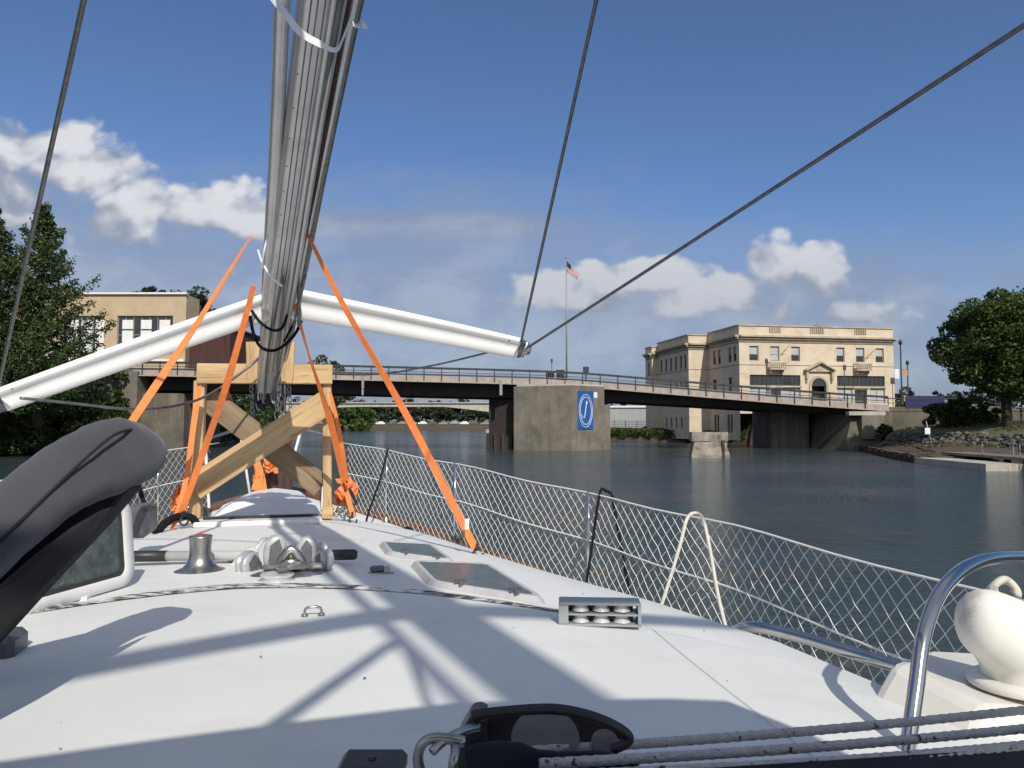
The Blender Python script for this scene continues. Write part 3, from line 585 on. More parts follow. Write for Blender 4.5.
for a in (pl+0.25, pr-0.25): ff.box(m, a-0.16, a+0.16, 8.9, 9.95, 0.003, 0.4); ff.box(m, a-0.12, a+0.12, 8.5, 8.9, 0.003, 0.25)
m.build('pediment', M['stone_trim'], sb)
for i, (a, b) in enumerate(upw):
    ff.window(sb, zu(a), zu(b), 11.35, 13.35, 0.33, M['frame'], 12.25, blind=(0.42, 1.0) if i != 1 else (0.05, 1.0))
for a, b in ((110, 415), (640, 940)): ff.window(sb, zu(a), zu(b), 8.0, 9.45, 0.33, M['darkframe'], muls=10)
for a, b in ((110, 228), (300, 415), (640, 736), (845, 940)): ff.window(sb, zu(a), zu(b), 5.7, 7.7, 0.33, M['frame'], muls=1, blind=(0.0, 1.0))
for a, b, t in ((232, 296, 7.7), (748, 826, 7.5)): ff.window(sb, zu(a), zu(b), 5.2, t, 0.33, M['darkframe'], muls=1, name='door')
m = MB()
for a, b in ((232, 296), (748, 826)): ff.box(m, zu(a)-0.25, zu(b)+0.25, 7.72, 8.0, 0.003, 0.25)
ff.box(m, zu(110)-0.15, zu(415)+0.15, 7.78, 7.98, 0.0, 0.12); ff.box(m, zu(640)-0.15, zu(940)+0.15, 7.78, 7.98, 0.0, 0.12)
m.build('shop_lintel', M['stone_trim'], sb)
for a, b in ((215, 312), (742, 838)):
    m = MB(); ff.box(m, zu(a), zu(b), 10.1, 10.3, 0.003, 0.9); ff.box(m, zu(a), zu(b), 10.98, 11.13, 0.72, 0.9)
    for k in range(9): uu = lerp(zu(a)+0.1, zu(b)-0.1, k/8); ff.box(m, uu-0.06, uu+0.06, 10.3, 10.98, 0.75, 0.87)
    for uu in (zu(a)+0.07, zu(b)-0.07): ff.box(m, uu-0.06, uu+0.06, 10.98, 11.12, 0.003, 0.72)
    for uu in (zu(a)+0.3, zu(b)-0.3): ff.box(m, uu-0.12, uu+0.12, 9.7, 10.1, 0.003, 0.5)
    m.build('balcony', M['stone_trim'], sb)
for a, b, c in ((296, 12.2, 338), (820, 11.9, 868)):
    m = MB(); m.tube([ff.p(zu(a), b, 0.1), ff.p(zu(a)+0.75, b+1.3, 1.4)], 0.045, 6); m.build('flag_bracket', M['railgrey'], sb)
faces = [Face(a1, c0), Face(a2, a1), Face(a3, a2), Face(a4, a3), Face(a5, a4)]
zb = 0.6
def sidew(fc_, names, z0, z1, w_, blind=False):
    for c in names: fc_.window(sb, c-w_/2, c+w_/2, z0, z1, 0.28, M['darkframe'], (z0+z1)/2, blind=(0.5, 1.0) if blind else None)
fA = faces[0]; cA = [2.0, 3.6, 6.9, 8.4]
hA = [(c-0.45, c+0.45, 11.35, 13.35) for c in cA] + [(c-0.6, c+0.6, 7.2, 9.2) for c in (2.0, 7.0)] + [(c-0.35, c+0.35, 1.6, 4.1) for c in (2.0, 2.9, 6.2, 7.1)]
m = MB(); fA.wall(m, zb, TOP, hA, 0.3); m.build('side_wall', M['stone'], sb)
sidew(fA, cA, 11.35, 13.35, 0.9, True); sidew(fA, (2.0, 7.0), 7.2, 9.2, 1.2); sidew(fA, (2.0, 2.9, 6.2, 7.1), 1.6, 4.1, 0.7)
m = MB(); faces[1].wall(m, zb, TOP-0.25, []); m.build('side_wall', M['stone'], sb)
fC = faces[2]; cC = [1.6, 3.6, 5.6, 7.6, 9.6, 11.2]
hC = [(c-0.4, c+0.4, 11.0, 13.0) for c in cC] + [(c-0.4, c+0.4, 7.0, 9.0) for c in cC] + [(c-0.35, c+0.35, 2.2, 3.8) for c in cC[1:5]]
m = MB(); fC.wall(m, zb, TOP-0.25, hC, 0.3); m.build('side_wall', M['stone'], sb)
sidew(fC, cC, 11.0, 13.0, 0.8); sidew(fC, cC, 7.0, 9.0, 0.8); sidew(fC, cC[1:5], 2.2, 3.8, 0.7)
m = MB(); faces[3].wall(m, zb, TOP-0.8, []); fE = faces[4]; cE = [1.5]
hE = [(c-0.4, c+0.4, 10.8, 12.8) for c in cE] + [(c-0.4, c+0.4, 6.8, 8.8) for c in cE]
fE.wall(m, zb, TOP-0.8, hE, 0.3); m.build('side_wall', M['stone'], sb); sidew(fE, cE, 10.8, 12.8, 0.8); sidew(fE, cE, 6.8, 8.8, 0.8)
fr_ = Face(c1, a6)
m = MB(); fr_.wall(m, ZG, TOP, []); Face(a6, a5).wall(m, ZG, TOP-0.8, []); m.build('rear_wall', M['stone'], sb)
m = MB(); m.add([c0+Z*(TOP-0.9), c1+Z*(TOP-0.9), a6+Z*(TOP-0.9), a5+Z*(TOP-0.9), a4+Z*(TOP-0.9), a3+Z*(TOP-0.9), a2+Z*(TOP-0.9), a1+Z*(TOP-0.9)], [list(range(8))]); m.build('roof', M['asphalt'], sb)
# cornice: projecting mouldings, darker soffit line
def band(fc_, z0, z1, d, mk, name, ext=0.0, e2=None):
    m = MB(); fc_.box(m, -ext, fc_.l+(ext if e2 is None else e2), z0, z1, 0.002, d); return m.build(name, mk, sb)
for fc_, dt in ((ff, 0), (faces[0], 0), (faces[1], 0.25), (faces[2], 0.25), (faces[3], 0.8), (faces[4], 0.8), (fr_, 0)):
    e = 0.0
    band(fc_, 14.55-dt*0.6, 14.8-dt*0.6, 0.55, M['stone_trim'], 'cornice', e, 0.0 if fc_ is not ff else 0.4)
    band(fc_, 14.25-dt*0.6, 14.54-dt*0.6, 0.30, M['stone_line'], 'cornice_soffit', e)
    band(fc_, 13.86-dt*0.6, 13.98-dt*0.6, 0.10, M['stone_line'], 'string_course', e)
    band(fc_, 16.06-dt, 16.24-dt, 0.14, M['stone_trim'], 'parapet_cap', e)
    band(fc_, 10.75, 10.83, 0.05, M['stone_line'], 'string_course', e)
for a, b in ((230, 300), (478, 565), (755, 830)):
    m = MB(); ff.box(m, zu(a), zu(b), 15.2, 15.95, 0.003, 0.02); k = m.build('balustrade_panel', M['stone_line'], sb)
    m = MB()
    for q in range(7): uu = lerp(zu(a)+0.12, zu(b)-0.12, q/6); ff.box(m, uu-0.07, uu+0.07, 15.2, 15.95, 0.021, 0.1)
    m.build('balusters', M['stone_trim'], k)
m = MB(); ff.box(m, cu-0.5, cu+0.5, 16.25, 16.4, 0.0, 0.2); m.tube([ff.p(cu+0.2, 16.25, -0.4), ff.p(cu+0.2, 17.2, -0.4)], 0.04, 6); m.build('roof_vent_pipe', M['railgrey'], sb)

# ------------------------------------------------------------------ left buildings
lb = thing('brick_building', (-52, 97, 8), 'buff brick flat roofed building with a band of white paned windows behind the conifers', 'building')
fl_ = Face((-66, 95), (-41.0, 95)); TB = 19.1
def pxX(px, Y): return (px-512)/F*Y
wx0, wx1 = pxX(115, 95), pxX(171, 95)
o_ = -66
hs_ = [(wx0-o_, wx1-o_, 11.5, 16.4), (pxX(60, 95)-o_, pxX(102, 95)-o_, 11.5, 16.4)]
m = MB(); fl_.wall(m, 7.5, TB, hs_, 0.4); Face((-41.0, 95), (-41.0, 99)).wall(m, 7.5, TB, []); m.build('wall', M['buff'], lb)
for h in hs_:
    fl_.window(lb, h[0], h[1], h[2], h[3], 0.35, M['frame'], 14.0, muls=6)
    m = MB(); k = 3; ww = (h[1]-h[0])/k
    for i in range(k):
        a = h[0]+ww*i+0.55; b = a+1.35
        for z0, z1 in ((14.75, 15.9), (13.0, 14.55), (11.8, 12.8)): fl_.box(m, a, b, z0, z1, -0.28, -0.2)
    m.build('window_blinds', M['white'], lb)
m = MB(); m.box((-53.5, 94.9, TB+0.1), (25.3, 0.5, 0.22)); m.box((-53.5, 97.2, TB-0.2), (24.9, 3.6, 0.2)); m.build('roof_edge', M['white'], lb)
m = MB(); fl_.box(m, 10, 24.9, 10.5, 10.9, 0.003, 0.2); m.build('sill_band', M['white'], lb)
bx = thing('brick_annex', (-38, 100, 8), 'dark red brick annex right of the buff building', 'building')
m = MB(); m.prism([(-40.25, 94.5), (-35.2, 94.5), (-35.2, 110), (-40.25, 110)], 7.5, 14.8); m.build('wall', M['brick'], bx)
m = MB(); m.prism([(-40.25, 94.3), (-35.0, 94.3), (-35.0, 110.2), (-40.25, 110.2)], 14.8, 15.0); m.build('roof', M['asphalt'], bx)
# maroon low building far left behind the conifers
ms = thing('maroon_shed', (-66, 92, 8), 'low dark red building glimpsed through the conifers at the left edge', 'building')
m = MB(); m.prism([(-76, 90), (-66.5, 90), (-66.5, 99), (-76, 99)], 7.0, 11.6); m.build('wall', M['brick'], ms)
m = MB(); m.prism([(-76.3, 89.7), (-66.2, 89.7), (-66.2, 99.3), (-76.3, 99.3)], 11.6, 11.8); m.build('roof', M['conc_pale'], ms)
# white rail by left approach
m = MB()
for x in np.arange(-56, -41, 1.5): m.box((x, 81.9, 9.3), (0.1, 0.1, 1.3))
m.box((-48.6, 81.9, 9.95), (15, 0.1, 0.12)); m.box((-48.6, 81.9, 9.3), (15, 0.08, 0.08)); tag(m.build('approach_railing', M['white']), 'white painted railing on the left bridge approach under the conifers', 'railing')

# ------------------------------------------------------------------ shed, far things
sh = thing('long_shed', (17, 150, 1), 'long low pale grey shed beyond the pier', 'building')
m = MB(); m.prism([(18.5, 148), (27, 148), (27, 158), (18.5, 158)], 1.5, 6.0); m.build('wall', M['shed'], sh)
m = MB(); m.prism([(18.3, 147.7), (27.2, 147.7), (27.2, 158.3), (18.3, 158.3)], 6.0, 6.35); m.build('roof', M['white'], sh)
fn = thing('chain_fence', (22, 133, 1), 'dark fence along the bank in front of the long shed', 'fence')
m = MB()
for x in np.arange(16, 30, 2.0): m.box((x, 134, 2.4), (0.1, 0.1, 2.0))
m.build('posts', M['railpaint'], fn)
m = MB()
for k in range(6): m.box((22.8, 134, 1.7+k*0.33), (13.6, 0.03, 0.05))
for x in np.arange(16, 29.5, 0.25): m.box((x, 134.03, 2.4), (0.03, 0.02, 1.8))
m.build('mesh_panel', M['railpaint'], fn)
for i, x in enumerate(list(np.linspace(-64, -8, 19))):
    q = random.Random(i); cr = thing('parked_car', (x*1.55, 352, 1.6), 'distant parked car beneath the trees beyond the far bridge, seen as a small fleck', 'car', 'cars parked beyond the far bridge')
    X_ = x*1.55; Yc = 352+q.uniform(-2, 2); zc = hgt(X_, Yc)
    m = MB(); m.box((X_, Yc, zc+0.75), (4.3, 1.8, 0.8), bev=0.15); m.box((X_+0.2, Yc, zc+1.4), (2.3, 1.6, 0.6), bev=0.2); m.build('body', M[['white', 'shed', 'railgrey', 'conc_dark'][i*7 % 4]], cr)
    cr.location = (X_, Yc, zc); 
    for ch in [c for c in bpy.data.objects if c.parent == cr]: ch.location = Vector((x*1.55, 352, 1.6))-Vector((X_, Yc, zc))

# ------------------------------------------------------------------ broken old pier block
ob = thing('stone_block', (17.3, 64, 0), 'broken pale stub of an old stone pier standing in the water', 'pier')
m = MB(); q = random.Random(5)
sec = [(-0.3, 1.62), (0.5, 1.6), (1.1, 1.5), (1.7, 1.55)]
rows = []
base_p = [(-1.7, -1.1), (-0.6, -1.35), (0.5, -1.3), (1.6, -1.0), (1.75, 0.9), (0.2, 1.3), (-1.5, 1.1)]
for z, k in [(-0.6, 1.08), (0.3, 1.02), (0.9, 0.96), (1.35, 0.92)]:
    rows.append([Vector((16.45+x*k*0.90+q.uniform(-.09, .09), 64+y*k+q.uniform(-.09, .09), z+q.uniform(-.06, .06))) for x, y in base_p])
m.grid(rows, False, True); m.build('shaft', M['stub'], ob)
m = MB(); cap = [Vector((16.45+x*0.89+q.uniform(-.1, .1), 64+y*0.97, 1.36+q.uniform(0, .03))) for x, y in base_p]; m.slab(cap, (0, 0, 0.75)); m.build('cap_stone', M['stub'], ob)
m = MB(); m.box((17.4, 62.80, 0.5), (0.22, 0.15, 1.9)); m.build('iron_strap', M['rust'], ob)

# ------------------------------------------------------------------ right bank
sp = thing('sheet_piling', (30, 60, 0), 'rusty corrugated sheet piling edging the right bank', 'retaining wall')
m = MB(); path = [(36.4, 80), (33.5, 71), (30.5, 61), (29.0, 55), (31.0, 53)]
pts = []
for i in range(len(path)-1):
    A, B_ = Vector((*path[i], 0)), Vector((*path[i+1], 0)); n = int((B_-A).length/0.35)
    d = (B_-A).normalized(); nn = Vector((d.y, -d.x, 0))
    for k in range(n): pts.append(A+(B_-A)*(k/n) + nn*(-0.28 if (len(pts)//2) % 2 else 0.0))
rows = [[p+Z*-1 for p in pts], [p+Z*(0.50+0.12*math.sin(i*0.7)) for i, p in enumerate(pts)]]
m.grid(rows, False)
o = m.build('piles', M['rust'], sp); so = o.modifiers.new('t', 'SOLIDIFY'); so.thickness = 0.1
m = MB(); pth = [Vector((p[0]+0.5, p[1], 0.42)) for p in path]
for i in range(len(pth)-1): m.bar(pth[i], pth[i+1], 0.5, 0.25)
m.build('wale_cap', M['conc_dark'], sp)
def leaves(name, mk, parent, cen, size, seed, flat=0.0):
    g = np.random.default_rng(seed); n = len(cen); cen = np.asarray(cen, float)
    a = g.normal(size=(n, 3)); a /= np.linalg.norm(a, axis=1)[:, None]
    b = g.normal(size=(n, 3)); b -= a*(a*b).sum(1)[:, None]; b /= np.linalg.norm(b, axis=1)[:, None]
    s = (size*g.uniform(0.6, 1.4, n))[:, None]; off = np.array(WORLD[parent.name])
    p0 = cen-a*s-b*s*0.1; p1 = cen+b*s*0.55; p2 = cen+a*s; p3 = cen-b*s*0.6
    vs = np.stack([p0, p1, p2, p3], 1).reshape(-1, 3)-off
    me = bpy.data.meshes.new(name); me.vertices.add(4*n); me.vertices.foreach_set('co', vs.ravel())
    me.loops.add(4*n); me.loops.foreach_set('vertex_index', np.arange(4*n)); me.polygons.add(n)
    me.polygons.foreach_set('loop_start', np.arange(n)*4); me.polygons.foreach_set('loop_total', np.full(n, 4)); me.update(calc_edges=True); me.validate()
    me.materials.append(mk); o = bpy.data.objects.new(name, me); COL.objects.link(o); o.parent = parent; WORLD[o.name] = WORLD[parent.name]; return o
def scatter(name, mk, label, cen, size, seed):
    e = bpy.data.objects.new('tmp', None); WORLD[e.name] = Vector((0, 0, 0)); o = leaves(name, mk, e, cen, size, seed); o.parent = None; bpy.data.objects.remove(e); return tag(o, label, kind='stuff')
m = MB(); q = random.Random(3)
for i in range(420):
    t = q.random(); yy = lerp(46, 78, t); xx = interp(yy, *XQ)+q.uniform(-0.3, 0.9); m.ico((xx, yy, hgt(xx, yy)+0.2), q.uniform(0.12, 0.34), i, 1, (1.3, 1, 0.75), 0.22)
tag(m.build('riprap', M['stones']), 'line of tumbled grey stones along the right bank', 'stones', kind='stuff')
g_ = np.random.default_rng(4); gp = []; bp_ = []
for i in range(26000):
    yy = g_.uniform(44, 84); e = g_.uniform(0.6, 20) if g_.random() < .8 else g_.uniform(-3, 0.6); xx = interp(yy, *XQ)+e
    if xx < interp(yy, *XR)+0.8: continue
    n_k = math.sin(xx*0.9)+math.sin(yy*1.1+xx*0.3)+g_.normal()*0.7
    if n_k > (0.2 if e > 0.6 else 1.2): gp.append((xx, yy, hgt(xx, yy)+g_.uniform(0, 0.16)))
scatter('grass', M['leaf_dry'], 'rough half dry grass growing on the right bank', gp, 0.10, 5)
gp = []
for i in range(14000):
    yy = g_.uniform(104, 136); d_ = abs(g_.normal())*3; xx = interp(yy, *XR)+0.3+d_
    gp.append((xx, yy, max(0, hgt(xx, yy))+g_.uniform(0, 0.9)*math.exp(-d_/4)))
scatter('undergrowth', M['leaf_bush'], 'green undergrowth along the shore beyond the pier', gp, 0.16, 6)
gp = []
for i in range(16000):
    yy = g_.uniform(55, 125); d_ = abs(g_.normal())*4; xx = interp(yy, *XL)-0.2-d_
    if 80 < yy < 96: continue
    gp.append((xx, yy, max(0, hgt(xx, yy))+g_.uniform(0, 1.1)))
scatter('undergrowth', M['leaf_bush'], 'dark undergrowth along the left bank', gp, 0.17, 7)
q = random.Random(8)
for k in range(5):
    yy = 74-k*4.2; xx = interp(yy, *XR)+1.6+q.random(); a_ = q.uniform(0, 3.1); L_ = q.uniform(0.8, 1.6); zz = hgt(xx, yy)
    m = MB(); m.tube([(xx, yy, zz+0.12), (xx+math.cos(a_)*L_*.5, yy+math.sin(a_)*L_*.5, zz+0.2), (xx+math.cos(a_)*L_, yy+math.sin(a_)*L_, zz+0.15)], [0.10, 0.08, 0.05], 7)
    tag(m.build('driftwood', M['bark']), ['driftwood log near the bridge end on the brown bank', 'second driftwood log from the bridge end on the brown bank', 'driftwood log midway along the sheet piling', 'driftwood log left of the white sign post', 'driftwood log nearest the dock'][k], 'log')
gp = []
for i in range(60000):
    yy = g_.uniform(7, 60); xx = g_.uniform(-8, 24)
    n_k = math.sin(xx*0.55+0.6*math.sin(yy*0.5))+math.sin(yy*0.42+xx*0.31)+0.6*math.sin(xx*1.7-yy*1.1)+g_.normal()*0.35
    inner = ((xx-12.5)/5.5)**2+((yy-32)/4.0)**2 < 1
    if n_k > (0.55 if inner else 2.9): gp.append((xx, yy, g_.uniform(-0.02, 0.05)))
scatter('floating_weed', M['weed'], 'brown weed floating in ragged mats on the canal', gp, 0.06, 9).scale = (1, 1, 0.12)
rw = thing('retaining_wall', (55, 84, 2), 'long grey concrete retaining wall running right from the bridge end', 'wall')
m = MB(); m.prism([(39.97, 83.6), (90, 80.5), (90, 81.1), (39.97, 84.2)], 0.6, 4.2); m.build('wall', M['conc_dark'], rw)
m = MB(); m.prism([(41.2, 83.45), (90, 80.4), (90, 81.2), (41.2, 84.25)], 4.2, 4.4); m.build('coping', M['conc_dark'], rw)
m = MB()
for i in range(26): x = 41.5+i*1.9; m.box((x, 83.85-(x-41.2)*0.062, 5.0), (0.08, 0.08, 1.2))
m.bar((41.1, 83.85, 5.62), (90, 80.8, 5.62), 0.12, 0.12); m.bar((41.1, 83.85, 5.1), (90, 80.8, 5.1), 0.06, 0.06)
m.build('railing', M['railpaint'], rw)
bw = thing('blue_hoarding', (52, 86, 5), 'dark blue hoarding panel behind the railing at the bridge end', 'hoarding')
m = MB(); m.box((pxX(925, 86), 86, 5.3), (4.4, 0.12, 1.35)); m.build('panel', M['bluewall'], bw)
m = MB(); [m.box((pxX(925, 86)+k*2.1, 86.1, 5.2), (0.1, 0.1, 1.5)) for k in (-1, 0, 1)]; m.build('posts', M['railpaint'], bw)
# lamp posts with banners
def lamp_post(x, y, z0, h, label, banners):
    t = thing('street_lamp', (x, y, z0), label, 'street lamp')
    m = MB(); m.tube([(x, y, z0), (x, y, z0+0.6), (x, y, z0+0.61), (x, y, z0+h-0.5)], [0.2, 0.18, 0.1, 0.08], 8); m.build('pole', M['railpaint'], t)
    m = MB(); m.lathe((x, y, z0+h-0.5), [(0.1, 0), (0.2, 0.1), (0.24, 0.35), (0.16, 0.5), (0.05, 0.65)], 10); m.build('lantern', M['railpaint'], t)
    for (dx, z, w_, hh, mk) in banners:
        m = MB(); m.box((x+dx, y, z), (w_, 0.02, hh)); b = m.build('banner', M[mk], t)
        m = MB(); m.bar((x, y, z+hh/2+0.03), (x+dx*1.9, y, z+hh/2+0.03), 0.03, 0.03); m.build('bracket', M['railpaint'], b)
Yp = 92
lamp_post(pxX(902, Yp), Yp, 4.9, 8.0, 'tall black street lamp beside the stone building, nearer of two', [(-0.52, 8.9, 0.55, 1.15, 'white'), (0.5, 9.0, 0.55, 0.75, 'banner_o')])
Yp = 104
lamp_post(pxX(908.5, Yp), Yp, 5.0, 6.4, 'shorter black street lamp right of the tall one, behind the blue hoarding', [(-0.42, 6.3, 0.4, 0.8, 'banner_o'), (0.42, 6.1, 0.45, 1.0, 'white')])
m = MB(); Ys = 90
for px, zt, w_ in ((893, 8.3, 0.6),): m.tube([(pxX(px, Ys), Ys, 4.9), (pxX(px, Ys), Ys, zt)], 0.04, 6); m.box((pxX(px, Ys), Ys-0.05, zt-0.4), (0.5, 0.04, 0.75))
tag(m.build('traffic_sign', M['darkframe']), 'small dark street sign on a post at the building corner', 'sign')
m = MB(); m.tube([(pxX(845, 85), 85, 5.3), (pxX(845, 85), 85, 9.4)], 0.05, 6); m.box((pxX(845, 85), 84.9, 9.1), (0.32, 0.1, 0.6)); tag(m.build('traffic_post', M['darkframe']), 'slim dark post with a small head before the arched doorway', 'post')
m = MB(); m.tube([(pxX(767, 85), 85, 5.8), (pxX(767, 85), 85, 10.2)], 0.06, 6); m.box((pxX(767, 85), 84.9, 9.8), (0.35, 0.1, 0.5)); tag(m.build('traffic_post', M['darkframe']), 'slim dark post before the left balcony of the stone building', 'post')
# dock
def GW(px, py, z=0.0): return G(px, py, z)
dk = thing('floating_dock', GW(950, 466), 'low pale concrete floating dock with hand rails at the right bank', 'dock')
A = GW(916, 463.5); B_ = GW(986, 471)
A.z = B_.z = 0; d = (B_-A).normalized(); nn = Vector((-d.y, d.x, 0))
m = MB(); m.slab([A+Z*-0.3, B_+Z*-0.3, B_+nn*2.2-Z*0.3, A+nn*2.2-Z*0.3], (0, 0, 0.72)); m.build('pontoon', M['conc_pale'], dk)
E0 = A-d*1+nn*2.3; E1 = B_+d*7+nn*2.3
m = MB(); m.slab([E0+Z*0.62, E1+Z*0.62, E1+nn*2.2+Z*0.62, E0+nn*2.2+Z*0.62], (0, 0, 0.16)); m.build('walkway', M['conc'], dk)
m = MB()
for k in range(8): c = E0+(E1-E0)*((k+0.3)/8)+nn*1.8; m.box((c.x, c.y, 0.0), (0.3, 0.3, 1.2))
m.build('walkway_piles', M['rust'], dk)
for t0, t1 in ((0.30, 0.50), (0.54, 0.66)):
    m = MB(); p0 = E0+(E1-E0)*t0+nn*0.1+Z*0.78; p1 = E0+(E1-E0)*t1+nn*0.1+Z*0.78
    m.tube(catmull([p0, p0+Z*0.75, p0+Z*0.85+d*0.1, p1+Z*0.85-d*0.1, p1+Z*0.75, p1], 4), 0.03, 6); m.bar(p0+Z*0.45, p1+Z*0.45, 0.04, 0.04); m.build('hand_rail', M['railgrey'], dk)
b0 = E0+(E1-E0)*0.25+nn*2.9
m = MB()
for k in range(3):
    c = b0+d*(k*2.3); m.slab([c+Z*0.9, c+d*2.0+Z*0.9, c+d*2.0+nn*0.4+Z*0.9, c+nn*0.4+Z*0.9], (0, 0, 0.5))
tag(m.build('mooring_blocks', M['conc']), 'row of grey concrete blocks behind the dock walkway', 'blocks')
sp_ = GW(932, 459)
ps = thing('sign_post', (sp_.x, sp_.y, 0.5), 'thin leaning post with a small white square sign beside the dock', 'sign')
m = MB(); s0 = P(934, 455, sp_.y); s1 = P(926, 421, sp_.y); m.tube([s0, s1], 0.045, 6); m.build('post', M['railgrey'], ps)
m = MB(); c = P(927.5, 431, sp_.y-0.08); m.box(c, (0.42, 0.03, 0.5)); m.build('plate', M['white'], ps)
# pale blue roadside sign behind the maple
rs = thing('roadside_sign', (pxX(1010, 70), 70, 4.2), 'long pale blue board with white lettering under the maple at the right edge', 'sign')
x0, x1 = pxX(1001, 70), pxX(1050, 70)
m = MB(); m.box(((x0+x1)/2, 70, 4.75), (x1-x0, 0.15, 1.05)); m.build('board', M['signpale'], rs)
m = MB(); m.box(((x0+x1)/2+1.5, 70.3, 5.75), (x1-x0-2.0, 0.3, 0.75)); m.build('canopy', M['blue'], rs)
m = MB(); [m.box((x, 70.1, 4.0), (0.12, 0.12, 1.8)) for x in (x0+0.4, x0+1.9, x1-0.6)]; m.build('posts', M['railpaint'], rs)
cu_ = bpy.data.curves.new('lettering', 'FONT'); cu_.body = 'er side'; cu_.size = 0.95; cu_.extrude = 0.01
tmp = bpy.data.objects.new('tmp', cu_); COL.objects.link(tmp); bpy.context.view_layer.update(); lme = bpy.data.meshes.new_from_object(tmp.evaluated_get(bpy.context.evaluated_depsgraph_get())); bpy.data.objects.remove(tmp)
to = bpy.data.objects.new('lettering', lme); COL.objects.link(to); to.parent = rs
to.location = Vector((pxX(1007, 70), 69.9, 4.42))-rs.location; to.rotation_euler = (R(90), 0, 0); lme.materials.clear(); lme.materials.append(M['white'])

# ------------------------------------------------------------------ trees
def broad_tree(x, y, z, h, rx, rz, label, n=9000, leaf=0.2, mk='leaf_map', seed=1, trunk=0.3, group=None, cz=None, nclump=70, name='tree', cat='tree', stretch_down=1.0):
    g = np.random.default_rng(seed); t = thing(name, (x, y, z), label, cat, group); cz = cz if cz else z+h-rz
    m = MB(); m.tube([(x, y, z-0.3), (x+0.05, y, z+0.8), (x-0.08, y, cz-rz*0.4), (x, y, cz+rz*0.4)], [trunk*1.25, trunk, trunk*0.75, trunk*0.25], 8)
    cl = []
    for i in range(nclump):
        v_ = g.normal(size=3); v_ /= np.linalg.norm(v_); r = g.uniform(0.3, 1.12)**0.6
        zz = v_[2]*rz*r*(stretch_down if v_[2] < 0 else 1)
        k = 1.0-0.10*max(0, v_[2])
        cl.append((x+v_[0]*rx*r*k, y+v_[1]*rx*r*k, cz+zz, g.uniform(0.13, 0.34)*rx))
    for i in range(0, nclump, max(1, nclump//14)):
        c = cl[i]; m.tube([(x, y, cz-rz*0.5), (lerp(x, c[0], .5), lerp(y, c[1], .5), lerp(cz-rz*0.4, c[2], .6)), c[:3]], [trunk*0.4, trunk*0.25, trunk*0.08], 5)
    m.build('trunk', M['bark'], t)
    per = n//nclump; pts = []
    for c in cl:
        d_ = g.normal(size=(per, 3)); d_ /= np.linalg.norm(d_, axis=1)[:, None]; r = c[3]*g.uniform(0.3, 1.08, per)**0.5
        q = np.array(c[:3])+d_*r[:, None]*np.array([1.1, 1.1, 0.8]); pts.append(q)
    leaves('crown', M[mk], t, np.concatenate(pts), leaf, seed); return t
def conifer(x, y, z, h, r0, label, n=26000, leaf=0.17, seed=1, tops=1):
    g = np.random.default_rng(seed); t = thing('conifer', (x, y, z), label, 'tree'); m = MB()
    m.tube([(x, y, z-0.5), (x, y, z+h*0.5), (x+0.1, y, z+h*0.97)], [0.42, 0.26, 0.04], 8); pts = []; nb = 135
    for i in range(nb):
        f = (i+0.5)/nb; hz = z+h*(0.02+0.93*f); L_ = r0*(1-f)**1.05*g.uniform(0.55, 1.18)+0.30; an = i*2.399+g.uniform(-.3, .3)
        rise = L_*g.uniform(0.35, 0.75); e = np.array([x+math.cos(an)*L_, y+math.sin(an)*L_, hz+rise]); s = np.array([x, y, hz])
        m.tube([s, (s+e)/2-np.array([0, 0, 0.12*L_]), e], [0.07, 0.045, 0.015], 4)
        per = int(n/nb*(0.25+1.3*L_/r0)); tt = g.uniform(0.15, 1.03, per)**0.75
        wd = (0.16+0.36*np.sin(np.clip(tt, 0, 1)*math.pi*0.86))*min(1.0, 0.45+L_/5)
        base = s+(e-s)*tt[:, None]; base[:, 2] -= 0.5*L_*0.25*np.sin(tt*math.pi)
        pts.append(base+g.normal(size=(per, 3))*(wd*0.55)[:, None]*np.array([1, 1, 1.0]))
    m.build('trunk', M['bark'], t); leaves('crown', M['leaf_con'], t, np.concatenate(pts), leaf, seed); return t
def gz(x, y): return max(0, hgt(x, y))
Yt = 66
def tx(px, Y): return (px-512)/F*Y
conifer(tx(38, Yt), Yt, 3.0, (424-192)/F*Yt+2.8-3.0, 7.6, 'tallest dark green conifer on the left bank, its tip beside the rigging wire', 38000, 0.13, 3)
conifer(tx(-12, 62), 62, 3.0, (424-196)/F*62-0.2, 7.0, 'dark conifer cut by the left edge of the picture', 30000, 0.13, 5)
conifer(tx(-90, 58), 58, 3.0, 17, 5.5, 'conifer standing outside the left edge of the picture', 12000, 0.22, 8)
q = random.Random(11)
bush_labels = ['rounded leafy shrub overhanging the left canal edge, furthest left in frame', 'leafy shrub at the water below the conifers', 'leafy shrub at the water left of the concrete abutment',
               'low shrub against the foot of the left abutment']
for i, (px, Y, rr, top) in enumerate([(5, 68, 3.6, 400), (42, 70, 3.2, 402), (76, 73, 3.4, 398), (100, 77, 2.6, 400)]):
    x = tx(px, Y); zt = 2.8+(424-top)/F*Y; broad_tree(x, Y, 0.3, zt, rr, zt*0.5, bush_labels[i], 7000, 0.17, 'leaf_bush', 20+i, 0.1, None, zt*0.52, 40, 'bank_shrub', 'shrub')
